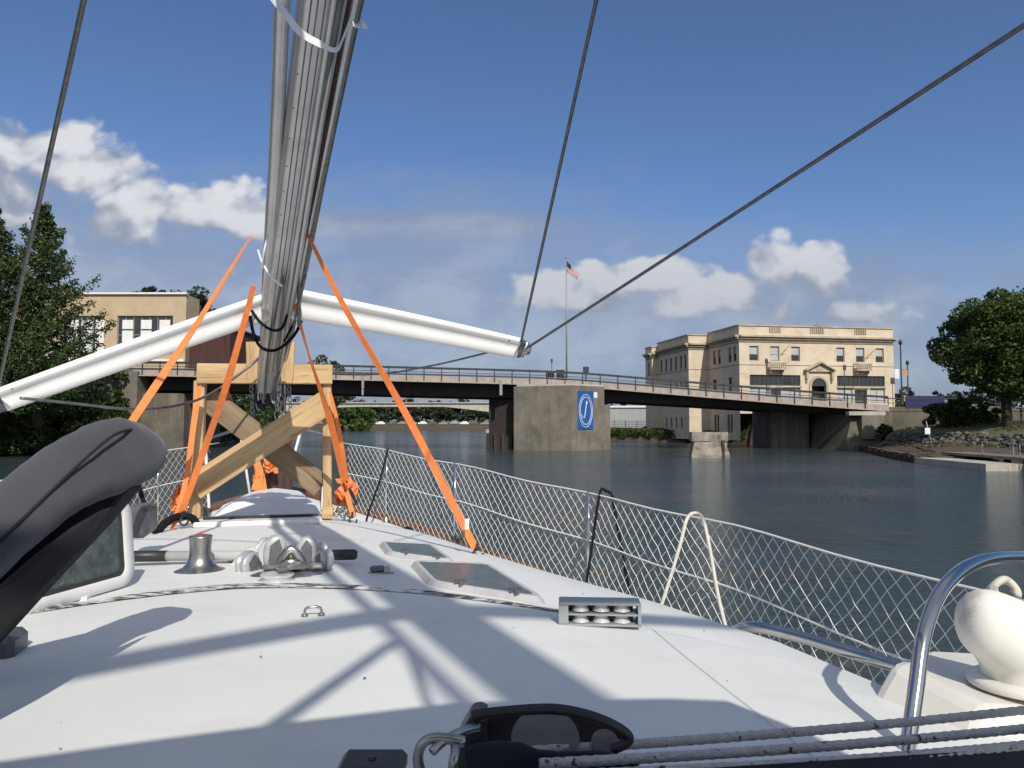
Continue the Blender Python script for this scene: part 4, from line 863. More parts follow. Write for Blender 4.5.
for i, (px, Y, rr, top, lab) in enumerate([(60, 76, 4.0, 372, 'dense dark tree under the conifers left of the abutment'), (96, 80, 3.0, 362, 'dark tree crown between the conifers and the buff building'), (15, 74, 4.5, 370, 'dense dark tree behind the shrubs at the left edge')]):
    x = tx(px, Y); zt = 2.8+(424-top)/F*Y; broad_tree(x, Y, 1.5, zt-1.5, rr, zt*0.42, lab, 9000, 0.2, 'leaf_con', 40+i, 0.2, None, zt*0.55, 50)
# trees behind the left buildings
for i, (px, Y, top, rr, lab) in enumerate([(150, 118, 289, 2.6, 'treetop just above the roof of the buff building'), (190, 120, 291, 4.2, 'dark treetop right of the buff building roof'), (207, 118, 350, 3.2, 'small dark tree right of the red brick annex'),
                                         (326, 170, 357, 5.5, 'tree crown peeping above the bridge right of the timber frame'), (228, 140, 368, 4, 'low tree crown above the bridge rail left of the timber frame')]):
    x = tx(px, Y); zt = 2.8+(424-top)/F*Y; zb_ = 5; broad_tree(x, Y, zb_, zt-zb_, rr, rr*1.1 if rr > 3 else rr, lab, 5000, 0.3, 'leaf_far', 60+i, 0.25, None, None, 40)
# green bank trees seen under the bridge on the left
for i, (px, Y, top, rr, mk, lab) in enumerate([(232, 135, 394, 6, 'leaf_bush', 'dark bushy tree seen under the bridge inside the timber frame'), (258, 150, 398, 5, 'leaf_bush', 'bushy tree under the bridge left of the far pier'), (212, 118, 400, 4.5, 'leaf_bush', 'shaded tree on the left bank beyond the abutment'),
        (352, 315, 405, 10, 'leaf_bright', 'bright green willow beyond the far bridge'), (190, 112, 398, 5, 'leaf_bush', 'tree in the shade behind the left abutment')]):
    x = tx(px, Y); zt = 2.8+(424-top)/F*Y; broad_tree(x, Y, 0.2, zt, rr, zt*0.5, lab, 6000, 0.3 if Y < 200 else 0.6, mk, 80+i, 0.2, None, zt*0.52, 45)
# far wood beyond the far bridge: separate trees in a row
q = random.Random(21); fcount = 0
for i in range(19):
    px = 305+i*13+q.uniform(-4, 4); Y = 372+q.uniform(-8, 12); x = tx(px, Y); top = q.choice([398, 400, 402, 404, 396, 399]); zt = 2.8+(424-top)/F*Y
    broad_tree(x, Y, 1.8, zt-1.8, 5.5+q.uniform(0, 2), (zt-2)*0.46, 'round green tree in the far row beyond the pale arched bridge', 1500, 0.75, 'leaf_far', 100+i, 0.3, 'trees beyond the far bridge', None, 26)
for i in range(16):
    px = 612+i*26+q.uniform(-6, 6); Y = 255+q.uniform(-8, 30); x = tx(px, Y); top = q.uniform(399, 409) if px < 640 else q.uniform(388, 402); zt = 2.8+(424-top)/F*Y
    if 636 < px < 900: continue
    broad_tree(x, Y, 3, zt-3, 5+q.uniform(0, 2), (zt-2)*0.45, 'distant tree behind the right bank buildings, hazy green', 1600, 0.6, 'leaf_far', 140+i, 0.3, 'distant trees behind the right bank', None, 26)
# hedge and shrubs on bank beyond the pier
for i, (px, Y, top, rr, mk, lab) in enumerate([(616, 128, 430, 1.6, 'leaf_bright', 'low shrub at the water right of the pier'), (632, 127, 429, 1.8, 'leaf_bush', 'second low shrub right of the pier'), (650, 126, 428, 2.0, 'leaf_bright', 'low shrub on the bank before the long shed'),
        (668, 124, 428, 1.8, 'leaf_bush', 'low dark shrub left of the pale stone stub'), (681, 122, 410, 1.9, 'leaf_bright', 'tall bright green bush against the stone building wall'), (672, 121, 430, 1.5, 'leaf_bush', 'small shrub below the stone building basement windows'),
        (725, 112, 431, 1.6, 'leaf_bush', 'dark shrub right of the pale stone stub'), (745, 108, 428, 2.0, 'leaf_bush', 'dark shrub beneath the bridge by the abutment')]):
    x = tx(px, Y); zt = 2.8+(424-top)/F*Y; broad_tree(x, Y, 0.9, max(zt-0.9, 0.8), rr, max(zt*0.45, 0.7), lab, 3000, 0.16, mk, 180+i, 0.06, None, None, 24, 'bank_shrub', 'shrub')
# maple on the right bank
Ym = 66
mx_ = tx(1006, Ym)
broad_tree(mx_, Ym, 2.5, 11.6, 4.8, 4.4, 'big round leafy maple on the right bank', 60000, 0.15, 'leaf_map', 7, 0.42, None, 9.5, 170, 'maple_tree', 'tree')
for i, (px, Y, top, rr, lab) in enumerate([(955, 74, 400, 1.7, 'dark leafy shrub left of the maple trunk'), (968, 73, 397, 1.8, 'tall dark shrub beside the maple trunk'), (943, 76, 403, 1.8, 'dark shrub nearest the grey retaining wall'), (981, 72, 405, 1.5, 'low dark shrub under the maple crown'),
        (884, 80, 424, 0.8, 'climbing shrub on the retaining wall near the bridge end')]):
    x = tx(px, Y); z0 = max(1.0, hgt(x, Y)-0.3); zt = 2.8+(424-top)/F*Y; broad_tree(x, Y, z0, zt-z0, rr, (zt-z0)*0.5, lab, 5000, 0.13, 'leaf_bush', 210+i, 0.06, None, None, 34, 'bank_shrub', 'shrub')

# ------------------------------------------------------------------ the sailing boat
EA = ([-2.5, -1, 1.6, 3.0, 4.1, 5.5, 6.5, 7.5, 8.2], [1.95, 2.05, 2.10, 2.03, 1.84, 1.36, 0.95, 0.46, 0.06])
DZ = ([-2.5, 1.6, 4.1, 5.5, 6.5, 8.2], [-1.10, -1.08, -1.01, -0.91, -0.84, -0.70])
def eb(a): return interp(a, *EA)
def dzk(a): return interp(a, *DZ)
boat = thing('sailboat', B(0, 0, -2.8), 'white fibreglass sailing yacht deck seen from its cockpit, looking to the bow', 'sailboat')
AL = list(np.linspace(-2.5, 8.2, 44))
m = MB(); rows = []
for a in AL:
    e = eb(a); d = dzk(a); rows.append([B(a, e*s, d+0.05*(1-s*s)) for s in np.linspace(-1, 1, 13)])
m.grid(rows); m.build('side_deck', M['gel'], boat)
m = MB()
for sgn in (-1, 1):
    rows = []
    for a in AL:
        e = eb(a); d = dzk(a); rows.append([B(a, sgn*(e+0.02), d+0.0), B(a, sgn*(e*0.99+0.02), d-0.5), B(a, sgn*e*0.90, d-1.1), B(a*0.97, sgn*e*0.7, -2.85), B(a*0.94, sgn*e*0.3, -3.3)])
    m.grid(rows if sgn < 0 else [list(reversed(r)) for r in rows])
m.build('hull', M['hull'], boat)
for sgn in (-1, 1):
    m = MB(); m.tube([B(a, sgn*eb(a), dzk(a)+0.035) for a in AL], 0.03, 6, sq=(0.8, 1.3)); m.build('toe_rail', M['teak'], boat)
# coachroof
WA = ([-1.6, 1.0, 1.7, 2.2, 2.8, 3.5, 4.2, 5.0, 5.35, 5.6], [1.55, 1.52, 1.48, 1.36, 1.20, 1.05, 0.92, 0.74, 0.60, 0.42])
ZA = ([-1.6, 0.8, 2.2, 3.0, 4.3, 5.0, 5.35, 5.6], [-0.47, -0.475, -0.48, -0.50, -0.535, -0.575, -0.66, -0.86])
def rw_(a): return interp(a, *WA)
def roof(a, b):
    w_ = rw_(a); s = min(1.0, abs(b)/w_); zt = interp(a, *ZA); return zt - 0.075*s*s - (0.0 if s < 0.9 else (zt-dzk(a))*0.0)
m = MB(); rows = []
for a in list(np.linspace(-1.6, 5.0, 45))+[5.1, 5.2, 5.3, 5.4, 5.5, 5.6]:
    w_ = rw_(a); zt = interp(a, *ZA); dk_ = dzk(a)-0.02; row = []
    prof = [(-1.03, None), (-1.02, 0.5), (-1.0, 0.82), (-0.975, 0.94)] + [(s, 'c') for s in np.linspace(-0.94, 0.94, 17)] + [(0.975, 0.94), (1.0, 0.82), (1.02, 0.5), (1.03, None)]
    for s, k in prof:
        edge = zt-0.075
        z = dk_ if k is None else (zt-0.075*s*s if k == 'c' else dk_+(edge-dk_)*k)
        row.append(B(a, w_*s, z))
    rows.append(row)
m.grid(rows); m.build('coachroof', M['gel'], boat)
# near panel (sea hood) and the grimy seam where it ends
def seam(b): return 2.37-0.46*(b-0.06)**2-0.10*abs(b-0.06)
m = MB(); bs_ = np.linspace(-1.32, 1.30, 41); rows = []
for t in np.linspace(0, 1, 12):
    rows.append([B(lerp(-0.8, seam(b), t), b*(1 if t > .2 else 1), roof(lerp(-0.8, seam(b), t), b)+0.004) for b in bs_])
rows.append([B(seam(b)+0.012, b, roof(seam(b), b)+0.003) for b in bs_]); rows.append([B(seam(b)+0.014, b, roof(seam(b), b)-0.002) for b in bs_])
m.grid(rows); m.build('sea_hood', M['gel'], boat)
m = MB(); bs2 = np.linspace(-1.28, 0.98, 60)
def sw_(b): return 0.040+0.030*max(0, 1-((b-0.1)/0.8)**2)
m.grid([[B(seam(b)+0.016+k*sw_(b), b, roof(seam(b), b)+0.004+0.002*(1-abs(k*2-1))) for b in bs2] for k in (0, 0.5, 1)]); m.build('caulked_seam', M['seam'], boat)
# raised trunk ahead of the timber frame
m = MB()
def ring4(a, w_, z, s=1.0): return [B(a, -w_, z), B(a, w_, z)]
pr = [(4.95, 0.40, -0.68), (5.35, 0.29, -0.525), (6.35, 0.20, -0.535), (6.6, 0.26, -0.79)]
vs = []
for a, w_, z in pr: vs += [B(a, -w_, z), B(a, 0, z+0.03), B(a, w_, z)]
lo = []
for a, w_ in ((4.9, 0.60), (5.3, 0.52), (6.4, 0.36), (6.7, 0.30)): lo += [B(a, -w_, dzk(a)+0.0), B(a, w_, dzk(a)+0.0)]
fs = [(i*3+k, i*3+k+1, i*3+4+k, i*3+3+k) for i in range(3) for k in (0, 1)]
k0 = len(vs); vs += lo
for i in range(3):
    fs.append((k0+i*2, i*3, i*3+3, k0+i*2+2)); fs.append((i*3+2, k0+i*2+1, k0+i*2+3, i*3+5))
fs.append((9, 10, 11, k0+7, k0+6)); fs.append((0, k0, k0+1, 2, 1))
m.add(vs, fs, False); m.build('forward_trunk', M['gel_clean'], boat, bevel=0.03)
# bow hatch frame line
m = MB()
ctr = [(4.30, -0.33), (4.62, -0.33), (4.62, 0.33), (4.30, 0.33)]
m.slab([B(a, b, roof(a, b)+0.002) for a, b in ctr], (0, 0, 0.028)); h1 = m.build('forward_hatch', M['gel_clean'], boat, bevel=0.01)
m = MB(); m.slab([B(a, b, roof(a, b)+0.031) for a, b in [(4.53, -0.31), (4.60, -0.31), (4.60, 0.31), (4.53, 0.31)]], (0, 0, 0.012)); m.build('gasket', M['black'], h1)
m = MB(); m.box(B(4.34, -0.05, roof(4.34, 0)+0.038), (0.03, 0.02, 0.012), (SD, FD, Z)); m.build('latch', M['black'], h1)
# flush deck hatches on starboard
def deck_hatch(a0, a1, b0, b1, par, rc=0.05, nm='deck_hatch', skew=0.0, sh=0.8):
    def rr(inset, z):
        out = []
        for (ca, cb, st) in ((a1-rc, b1-rc, 0), (a0+rc, b1-rc, 1), (a0+rc, b0+rc, 2), (a1-rc, b0+rc, 3)):
            for k in range(7):
                an = R(90*st+15*k); aa = ca+math.cos(an)*(rc-inset); bb = cb+math.sin(an)*(rc-inset); bb += skew*(aa-a0); aa -= sh*(bb-b0)*(a1-aa)/(a1-a0); out.append(B(aa, bb, roof(aa, bb)+z))
        return out
    m = MB(); rows = [rr(-0.008, 0.0), rr(0.0, 0.010), rr(0.006, 0.018), rr(0.020, 0.018), rr(0.022, 0.014)]; m.grid(rows, False, True); h = m.build(nm, M['sheave'], par)
    m = MB(); m.add(rr(0.0215, 0.0165), [list(range(28))]); m.build('acrylic_lid', M['smoke'], h)
    for t in (0.28, 0.75):
        bb = lerp(b0, b1, t); aa = a0-sh*(bb-b0)+0.02
        m = MB(); m.box(B(aa, bb, roof(aa, bb)+0.028), (0.035, 0.022, 0.005), (SD, FD, Z)); m.box(B(aa-0.012, bb, roof(aa, bb)+0.022), (0.014, 0.014, 0.016), (SD, FD, Z)); m.build('latch', M['alu_dark'], h)
    return h
deck_hatch(2.36, 2.82, 0.62, 0.91, boat, sh=1.0)
deck_hatch(3.05, 3.42, 0.56, 0.79, boat, 0.045, sh=0.9)
# open hatch on port
oh = thing('open_hatch', P(128, 585, 2.35), 'white framed hatch with smoked pane standing open on the port side of the roof', 'hatch')
p0 = P(131, 584, 2.36); up_ = Vector((-0.10, 0.03, 1)).normalized(); ax_ = Vector((-0.20, -0.98, 0)).normalized()
HL, HH, rc = 0.52, 0.27, 0.06
def hp(s, t, o=0): nrm = ax_.cross(up_).normalized(); return p0+ax_*s+up_*t+nrm*o
def rrh(inset, o):
    out = []
    for (cs, ct, st) in ((HL-rc, HH-rc, 0), (rc, HH-rc, 1), (rc, rc, 2), (HL-rc, rc, 3)):
        for k in range(7): an = R(90*st+15*k); out.append(hp(cs+math.cos(an)*(rc-inset), ct+math.sin(an)*(rc-inset), o))
    return out
m = MB(); m.grid([rrh(0.035, -0.015), rrh(0.004, -0.02), rrh(0, -0.01), rrh(0, 0.01), rrh(0.004, 0.02), rrh(0.035, 0.015), rrh(0.035, -0.015)], True, True); m.build('frame', M['gel_clean'], oh)
m = MB(); r1 = rrh(0.033, -0.004); r2 = rrh(0.033, 0.004); m.add(r1+r2, [list(range(27, -1, -1)), [28+i for i in range(28)]]); m.build('pane', M['smoke'], oh)
m = MB(); r1 = rrh(0.0345, 0.010); r2 = rrh(0.047, 0.010); m.grid([r1, r2], False, True); r1 = rrh(0.0345, -0.010); r2 = rrh(0.047, -0.010); m.grid([r1, r2], False, True); m.build('seal', M['black'], oh)
m = MB(); m.box(hp(0.2, 0.0, 0.0)-Z*0.01, (0.04, 0.06, 0.04), (SD, FD, Z)); m.box(hp(0.45, 0.0, 0.0)-Z*0.01, (0.04, 0.06, 0.04), (SD, FD, Z)); m.build('hinge', M['gel_clean'], oh)
# grey plastic dorade panel behind the hatch
m = MB(); c = G(141, 533, H-0.50); c = P(141, 520, 3.0); m.box(c, (0.09, 0.2, 0.12), (SD, FD, Z), bev=0.02)
tag(m.build('vent_cover', M['alu_dark']), 'grey moulded vent cover behind the open hatch', 'vent')
# small grey bracket at left edge
m = MB(); c = P(4, 645, 1.62); m.box(c, (0.065, 0.10, 0.055), (SD, FD, Z), bev=0.012); b_ = m.build('rail_bracket', M['alu_dark']); tag(b_, 'small grey bracket on the roof at the left edge', 'bracket')

# winch drum
wp = B(0, 0, 0); wc = G(200, 573, H-0.505)
wn = thing('winch_drum', wc, 'flared stainless winch drum standing on the white roof left of the blocks', 'winch')
m = MB(); s_ = wc.y/F
m.lathe(wc, [(0.086, 0), (0.087, 0.006), (0.078, 0.011), (0.058, 0.019), (0.044, 0.034), (0.037, 0.052), (0.0345, 0.075), (0.035, 0.10), (0.0365, 0.112), (0.0375, 0.122)], 36); m.build('drum', M['steel_dull'], wn)
m = MB(); m.lathe(wc+Z*0.1222, [(0.0375, 0), (0.037, 0.004), (0.025, 0.006)], 30); m.build('drum_top', M['steel_dull'], wn)
m = MB(); m.lathe(wc+Z*0.1285, [(0.016, 0), (0.015, 0.002)], 20); m.build('socket_cap', M['red'], wn)
# spinnaker pole lying across the roof
pa, pb = P(155, 556, 2.72), P(318, 556, 2.74)
ql = thing('whisker_pole', (pa+pb)/2-Z*0.03, 'silver pole with black grips lying across the roof behind the winch', 'pole')
m = MB(); m.tube([P(165, 556, 2.74), P(330, 555, 2.75)], 0.0175, 14); m.build('tube', M['sheave'], ql)
m = MB(); m.tube([P(118, 557, 2.74), P(124, 556.5, 2.74), P(167, 556, 2.74)], [0.012, 0.020, 0.0195], 14); m.build('end_grip', M['black'], ql)
m = MB(); m.tube([P(327, 555, 2.75), P(330, 555, 2.75), P(354, 554.5, 2.75), P(357, 554.5, 2.75)], [0.014, 0.019, 0.019, 0.014], 14); m.build('end_grip', M['black'], ql)
# halyard block cluster: base, collar and six cheeks
bc = thing('block_cluster', G(285, 580, H-0.5), 'cluster of grey turning blocks on a bronze grey base plate in mid roof', 'pulley blocks')
Yc = 2.62
m = MB(); c = G(287, 577, H-0.50); m.lathe(c, [(0.115, 0), (0.115, 0.012), (0.09, 0.02)], 20, (SD, FD*0.45, Z)); 
m.box(c+SD*0.02+Z*0.035, (0.19, 0.05, 0.018), (SD, FD, Z), bev=0.005); m.build('base_plate', M['steel_dull'], bc)
m = MB(); c2 = P(291, 560, 2.58)
m.tube(catmull([c2+SD*-0.055-Z*0.05, c2+SD*-0.03+Z*0.0, c2+Z*0.035, c2+SD*0.03+Z*0.0, c2+SD*0.055-Z*0.05], 5), 0.016, 10); m.lathe(c2-Z*0.05, [(0.05, 0), (0.045, 0.03), (0.03, 0.055)], 18); m.build('collar', M['steel_dull'], bc)
def cheek(px, py, Y, tilt, yaw, hh=0.062, ww=0.034):
    c = P(px, py, Y); X_ = (SD*math.cos(yaw)+FD*math.sin(yaw)); N_ = Z.cross(X_).normalized(); up2 = (Z*math.cos(tilt)+X_*math.sin(tilt)).normalized(); X2 = up2.cross(N_).normalized()*-1
    blk = MB()
    def egg(o, s):
        return [c + X2*(math.sin(t)*ww*s*(1+0.22*math.cos(t))) + up2*(math.cos(t)*hh*s) + N_*o for t in [2*math.pi*k/20 for k in range(20)]]
    rows = [egg(-0.024, 0.55), egg(-0.023, 0.85), egg(-0.017, 1.0), egg(-0.010, 1.0), egg(-0.008, 0.86), egg(0.008, 0.86), egg(0.010, 1.0), egg(0.017, 1.0), egg(0.023, 0.85), egg(0.024, 0.55)]
    blk.grid(rows, True, True); blk.add(rows[0], [list(range(20))]); blk.add(rows[-1], [list(range(19, -1, -1))])
    o = blk.build('turning_block', M['cheekmat'], bc)
    m = MB(); m.slab([p for p in [c+X2*(x*ww)+up2*(y*hh)-N_*0.0245 for x, y in ((-.28, -.85), (.28, -.85), (.55, .4), (0.1, .85), (-.55, .4))]], -N_*0.002); m.build('inlay', M['weave'], o)
    m = MB(); m.lathe(c, [(hh*0.80, -0.007), (hh*0.62, 0), (hh*0.80, 0.007)], 20, (X2, up2, N_)); m.build('sheave', M['sheave'], o)
    m = MB(); m.tube([c-up2*hh*1.3, c-up2*hh*0.7], 0.008, 8); m.build('swivel', M['steel'], o)
cheek(249, 567, 2.60, -0.15, 0.9, 0.052, 0.045); cheek(266, 552, 2.75, 0.2, 0.7, 0.052, 0.030); cheek(274, 553, 2.60, 0.22, 0.1, 0.062, 0.036)
cheek(308, 553, 2.62, -0.12, -0.1, 0.058, 0.034); cheek(319, 556, 2.70, 0.1, -0.9, 0.048, 0.030); cheek(324, 562, 2.60, 0.35, -1.1, 0.045, 0.028)
m = MB(); c = G(277, 582, H-0.495)
m.lathe(c, [(0.054, 0.002), (0.055, 0.008), (0.043, 0.014), (0.053, 0.022), (0.050, 0.026)], 28); o = m.build('flat_block', M['sheave'], bc)
m = MB(); m.bar(c+Z*0.042+SD*0.0, c+Z*0.042+SD*0.10+FD*0.03, 0.05, 0.008); m.build('strap_plate', M['steel_dull'], o)
m = MB(); q = random.Random(2)
for k in range(3):
    pts = [P(232+12*k, 566-4*k, 2.75)+Vector((0.035*math.cos(t)*(1+.2*math.sin(3*t+k)), 0.03*math.sin(t), 0.028*math.sin(t*1.3+k)+0.004*k)) for t in np.linspace(0, 6.0, 22)]
    m.tube(pts, 0.007, 6)
tag(m.build('coiled_line', M['rope']), 'small bundle of faded pinkish line left of the turning blocks', 'rope')
# small fittings
def padeye(px, py, z, label, wd=0.042):
    c = G(px, py, z); t = thing('pad_eye', c, label, 'deck fitting')
    m = MB(); m.tube(catmull([c-SD*wd/2, c-SD*wd*0.42+Z*0.016, c+Z*0.020, c+SD*wd*0.42+Z*0.016, c+SD*wd/2], 4), 0.0036, 8); m.build('loop', M['steel'], t)
    for sg_ in (-1, 1):
        m = MB(); m.lathe(c+SD*wd*0.48*sg_, [(0.009, 0), (0.008, 0.004)], 12); m.build('foot_plate', M['steel_dull'], t)
padeye(313, 615, H-0.475, 'small stainless handle loop on the near roof panel')
c = G(381, 574, H-0.505)
jc = thing('jam_cleat', c, 'small grey cleat on the roof right of the turning blocks', 'cleat')
m = MB(); m.box(c+Z*0.004, (0.085, 0.03, 0.008), (SD, FD, Z), bev=0.003); m.build('base', M['steel_dull'], jc)
m = MB(); m.box(c+Z*0.018-SD*0.012, (0.05, 0.028, 0.020), (SD, FD, Z), bev=0.006); m.build('body', M['alu_dark'], jc)
m = MB(); m.lathe(c+Z*0.02+SD*0.018-FD*0.016, [(0.011, 0), (0.011, 0.006)], 12, (SD, Z, -FD)); m.build('roller', M['steel'], jc)
# rope organiser: housing with 3 x 2 sheaves
c = G(600, 627, H-0.505)
og = thing('rope_organiser', c, 'grey housing with six pale sheaves in two rows near the starboard edge of the roof', 'deck organiser')
wx, hz_, dy = 0.205, 0.058, 0.07; ux = Vector((0.995, -0.07, 0)).normalized(); uy = Vector((0.07, 0.995, 0)).normalized()
m = MB()
m.box(c+uy*dy*0.5+Z*(hz_-0.003), (wx, dy, 0.006), (ux, uy, Z), bev=0.002); m.box(c+uy*dy*0.5+Z*0.003, (wx, dy, 0.006), (ux, uy, Z), bev=0.002)
m.box(c+uy*dy*0.5+Z*(hz_/2), (wx-0.014, dy-0.004, 0.004), (ux, uy, Z))
m.box(c-ux*(wx/2-0.012)+uy*dy*0.5+Z*hz_/2, (0.024, dy, hz_-0.013), (ux, uy, Z)); m.box(c+ux*(wx/2-0.004)+uy*dy*0.5+Z*hz_/2, (0.008, dy, hz_-0.013), (ux, uy, Z))
m.box(c+uy*(dy-0.003)+Z*hz_/2, (wx-0.03, 0.005, hz_-0.014), (ux, uy, Z)); m.build('housing', M['grille'], og)
for j in (0, 1):
    for i in range(3):
        m = MB(); m.lathe(c+ux*(-wx*0.5+0.055+i*0.052)+uy*0.03+Z*(0.007+j*0.0275), [(0.0225, 0), (0.0215, 0.003), (0.016, 0.011), (0.0215, 0.019), (0.0225, 0.021)], 20); m.build('sheave', M['sheave'], og)
# grab rail starboard and foreground hoop
gr = thing('grab_rail', P(760, 640, 1.95), 'low stainless grab rail curving along the starboard roof edge', 'rail')
m = MB(); m.tube(catmull([P(722, 641, 2.15), P(733, 632, 2.12), P(755, 627, 2.05), P(800, 637, 1.93), P(850, 652, 1.80), P(900, 667, 1.68), P(935, 677, 1.60)], 6), 0.0145, 12); m.build('rail', M['steel'], gr)
m = MB(); m.lathe(P(722, 642, 2.15)-Z*0.004, [(0.03, 0), (0.028, 0.006), (0.016, 0.010)], 16); m.build('foot', M['steel'], gr)
hoop = thing('guard_hoop', P(908, 760, 1.28), 'bent stainless guard hoop in front of the white cowl vent', 'rail')
m = MB(); m.tube(catmull([P(903, 790, 1.22), P(909, 740, 1.24), P(916, 690, 1.27), P(924, 635, 1.31), P(941, 592, 1.37), P(969, 566, 1.45), P(1005, 557, 1.55), P(1045, 563, 1.66), P(1072, 600, 1.72), P(1080, 680, 1.73)], 8), 0.0125, 16); m.build('tube', M['steel'], hoop)
m = MB(); m.lathe(P(903, 792, 1.22)-Z*0.02, [(0.035, 0), (0.033, 0.008), (0.018, 0.014)], 18); m.build('foot', M['steel'], hoop)
# dorade box and cowl
db = thing('dorade_box', P(950, 705, 1.55), 'cream moulded box carrying the cowl vent at the right edge', 'vent box')
m = MB()
b0_ = [P(862, 716, 1.52), P(976, 748, 1.33), P(1120, 748, 1.42), P(1070, 690, 1.85), P(905, 690, 1.80)]
t0_ = [P(893, 661, 1.56), P(985, 708, 1.37), P(1110, 712, 1.43), P(1060, 655, 1.80), P(925, 650, 1.76)]
n_ = 5; m.add(b0_+t0_, [(5, 6, 7, 8, 9)]+[(i, (i+1) % n_, n_+(i+1) % n_, n_+i) for i in range(n_)], False); m.build('box', M['cream'], db, bevel=0.02)
cv = thing('cowl_vent', P(1010, 690, 1.5), 'chalky white scuffed cowl vent on the cream box at the right edge', 'cowl vent')
bc_ = P(1024, 690, 1.48); ztop = P(1000, 595, 1.48).z-bc_.z
m = MB()
path_ = [bc_, bc_+Z*0.035, bc_+Z*0.075+Vector((-0.008, 0, 0)), bc_+Vector((-0.03, -0.01, 0.105)), bc_+Vector((-0.065, -0.01, 0.125)), bc_+Vector((-0.090, -0.005, 0.133)), bc_+Vector((-0.122, 0, 0.137))]
m.tube(path_, [0.072, 0.070, 0.074, 0.078, 0.066, 0.066, 0.036], 28, up=(0, 1, 0)); o = m.build('cowl', M['gel_old'], cv, subsurf=1)
m = MB(); m.lathe(bc_+Z*0.008, [(0.095, 0), (0.098, 0.006), (0.09, 0.014), (0.078, 0.017)], 30); m.build('deck_ring', M['cream'], cv)
m = MB(); c = P(1003, 590, 1.62); m.tube([c+Vector((0.028*math.cos(t), 0.01*math.sin(2*t), 0.022*math.sin(t))) for t in np.linspace(-0.6, 3.9, 20)], 0.008, 8); m.tube([c+Vector((0.022*math.cos(t)+.01, 0.01, 0.016*math.sin(t))) for t in np.linspace(-0.6, 3.9, 20)], 0.007, 8)
tag(m.build('rope_loop', M['rope']), 'small twisted rope loop behind the top of the cowl vent', 'rope')

# foreground block, shackle, ropes and traveller beam
bk = thing('traveller_block', P(525, 745, 0.72), 'big black sheet block with pale sheaves lying in the foreground', 'pulley block')
def fp_(px, py, Y=0.72): return P(px, py, Y)
out = [(418, 775), (425, 742), (450, 735), (466, 722), (472, 711), (500, 709), (552, 706), (590, 713), (618, 725), (629, 735), (627, 742), (600, 745), (640, 752), (643, 758), (620, 764), (560, 770), (480, 778)]
m = MB(); m.slab([fp_(x, y, 0.80) for x, y in [(466, 745), (466, 722), (472, 711), (500, 709), (552, 706), (590, 713), (618, 725), (629, 735), (627, 742), (600, 752), (540, 760)]], (0, 0.016, -0.006)); m.build('rear_cheek', M['black'], bk, bevel=0.004)
m = MB(); m.slab([fp_(x, y, 0.71) for x, y in [(470, 790), (463, 752), (474, 744), (498, 741), (522, 743), (538, 750), (560, 752), (600, 751), (628, 757), (642, 766), (640, 790)]], (0, 0.012, -0.004)); m.build('front_cheek', M['navy'], bk, bevel=0.004)
m = MB(); m.slab([fp_(x, y, 0.74) for x, y in [(455, 775), (458, 738), (472, 714), (488, 716), (486, 745), (490, 775)]], (0, 0.05, -0.004)); m.build('becket', M['black'], bk, bevel=0.006)
for (px, py, r_) in ((545, 747, 0.033), (604, 750, 0.013)):
    m = MB(); m.lathe(fp_(px, py, 0.755), [(r_, -0.014), (r_*0.86, -0.004), (r_*0.86, 0.004), (r_, 0.014)], 30, (Vector((1, 0, 0)), Vector((0, 0.82, 0.57)), Vector((0, -0.57, 0.82)))); o = m.build('sheave', M['sheave_shade'], bk)
m = MB(); m.tube(catmull([fp_(472, 716, 0.735), fp_(500, 712, 0.735), fp_(552, 709, 0.735), fp_(590, 716, 0.735), fp_(618, 728, 0.735), fp_(629, 740, 0.735), fp_(612, 750, 0.735)], 5), 0.0052, 8, sq=(1, 1)); m.build('frame_band', M['black'], bk)
m = MB(); m.tube(catmull([fp_(465, 742, 0.70), fp_(440, 738, 0.70), fp_(424, 742, 0.70), fp_(418, 758, 0.70), fp_(424, 776, 0.70), fp_(445, 782, 0.70)], 6), 0.0048, 10)
m.tube(catmull([fp_(478, 727, 0.73), fp_(462, 731, 0.715), fp_(444, 741, 0.70), fp_(432, 752, 0.69)], 5), 0.0042, 8); m.tube([fp_(452, 776, 0.68), fp_(456, 745, 0.69)], 0.0045, 8); m.build('shackle', M['steel_dull'], bk)
m = MB(); m.box(fp_(372, 768, 0.74), (0.062, 0.05, 0.018), bev=0.005); m.tube([fp_(372, 760, 0.72), fp_(372, 757, 0.72)], 0.004, 8); tag(m.build('traveller_stop', M['black']), 'small black end stop left of the big sheet block', 'deck fitting')
for i, (p, q_, lab) in enumerate((((520, 752, 0.73), (1090, 703, 0.93), 'uppermost flecked grey rope running right from the black block'), ((540, 764, 0.69), (1090, 722, 0.86), 'middle flecked grey rope running right from the black block'), ((560, 776, 0.66), (1090, 739, 0.80), 'lowest flecked grey rope running right from the black block'))):
    A, B_ = P(*p), P(*q_); n = 120; m = MB(); pts = [A+(B_-A)*(k/n)-Z*0.004*math.sin(math.pi*k/n) for k in range(n+1)]
    m.tube(pts, [0.0047+0.0004*math.sin(k*2.6) for k in range(n+1)], 10); tag(m.build('braided_rope', M['fleck']), lab, 'rope')
m = MB(); m.slab([P(470, 790, 0.62), P(600, 775, 0.66), P(1100, 743, 0.80), P(1100, 830, 0.80), P(470, 880, 0.62)], (0, 0.02, -0.01)); tag(m.build('traveller_beam', M['navy']), 'dark canvas covered beam under the foreground ropes', 'beam')

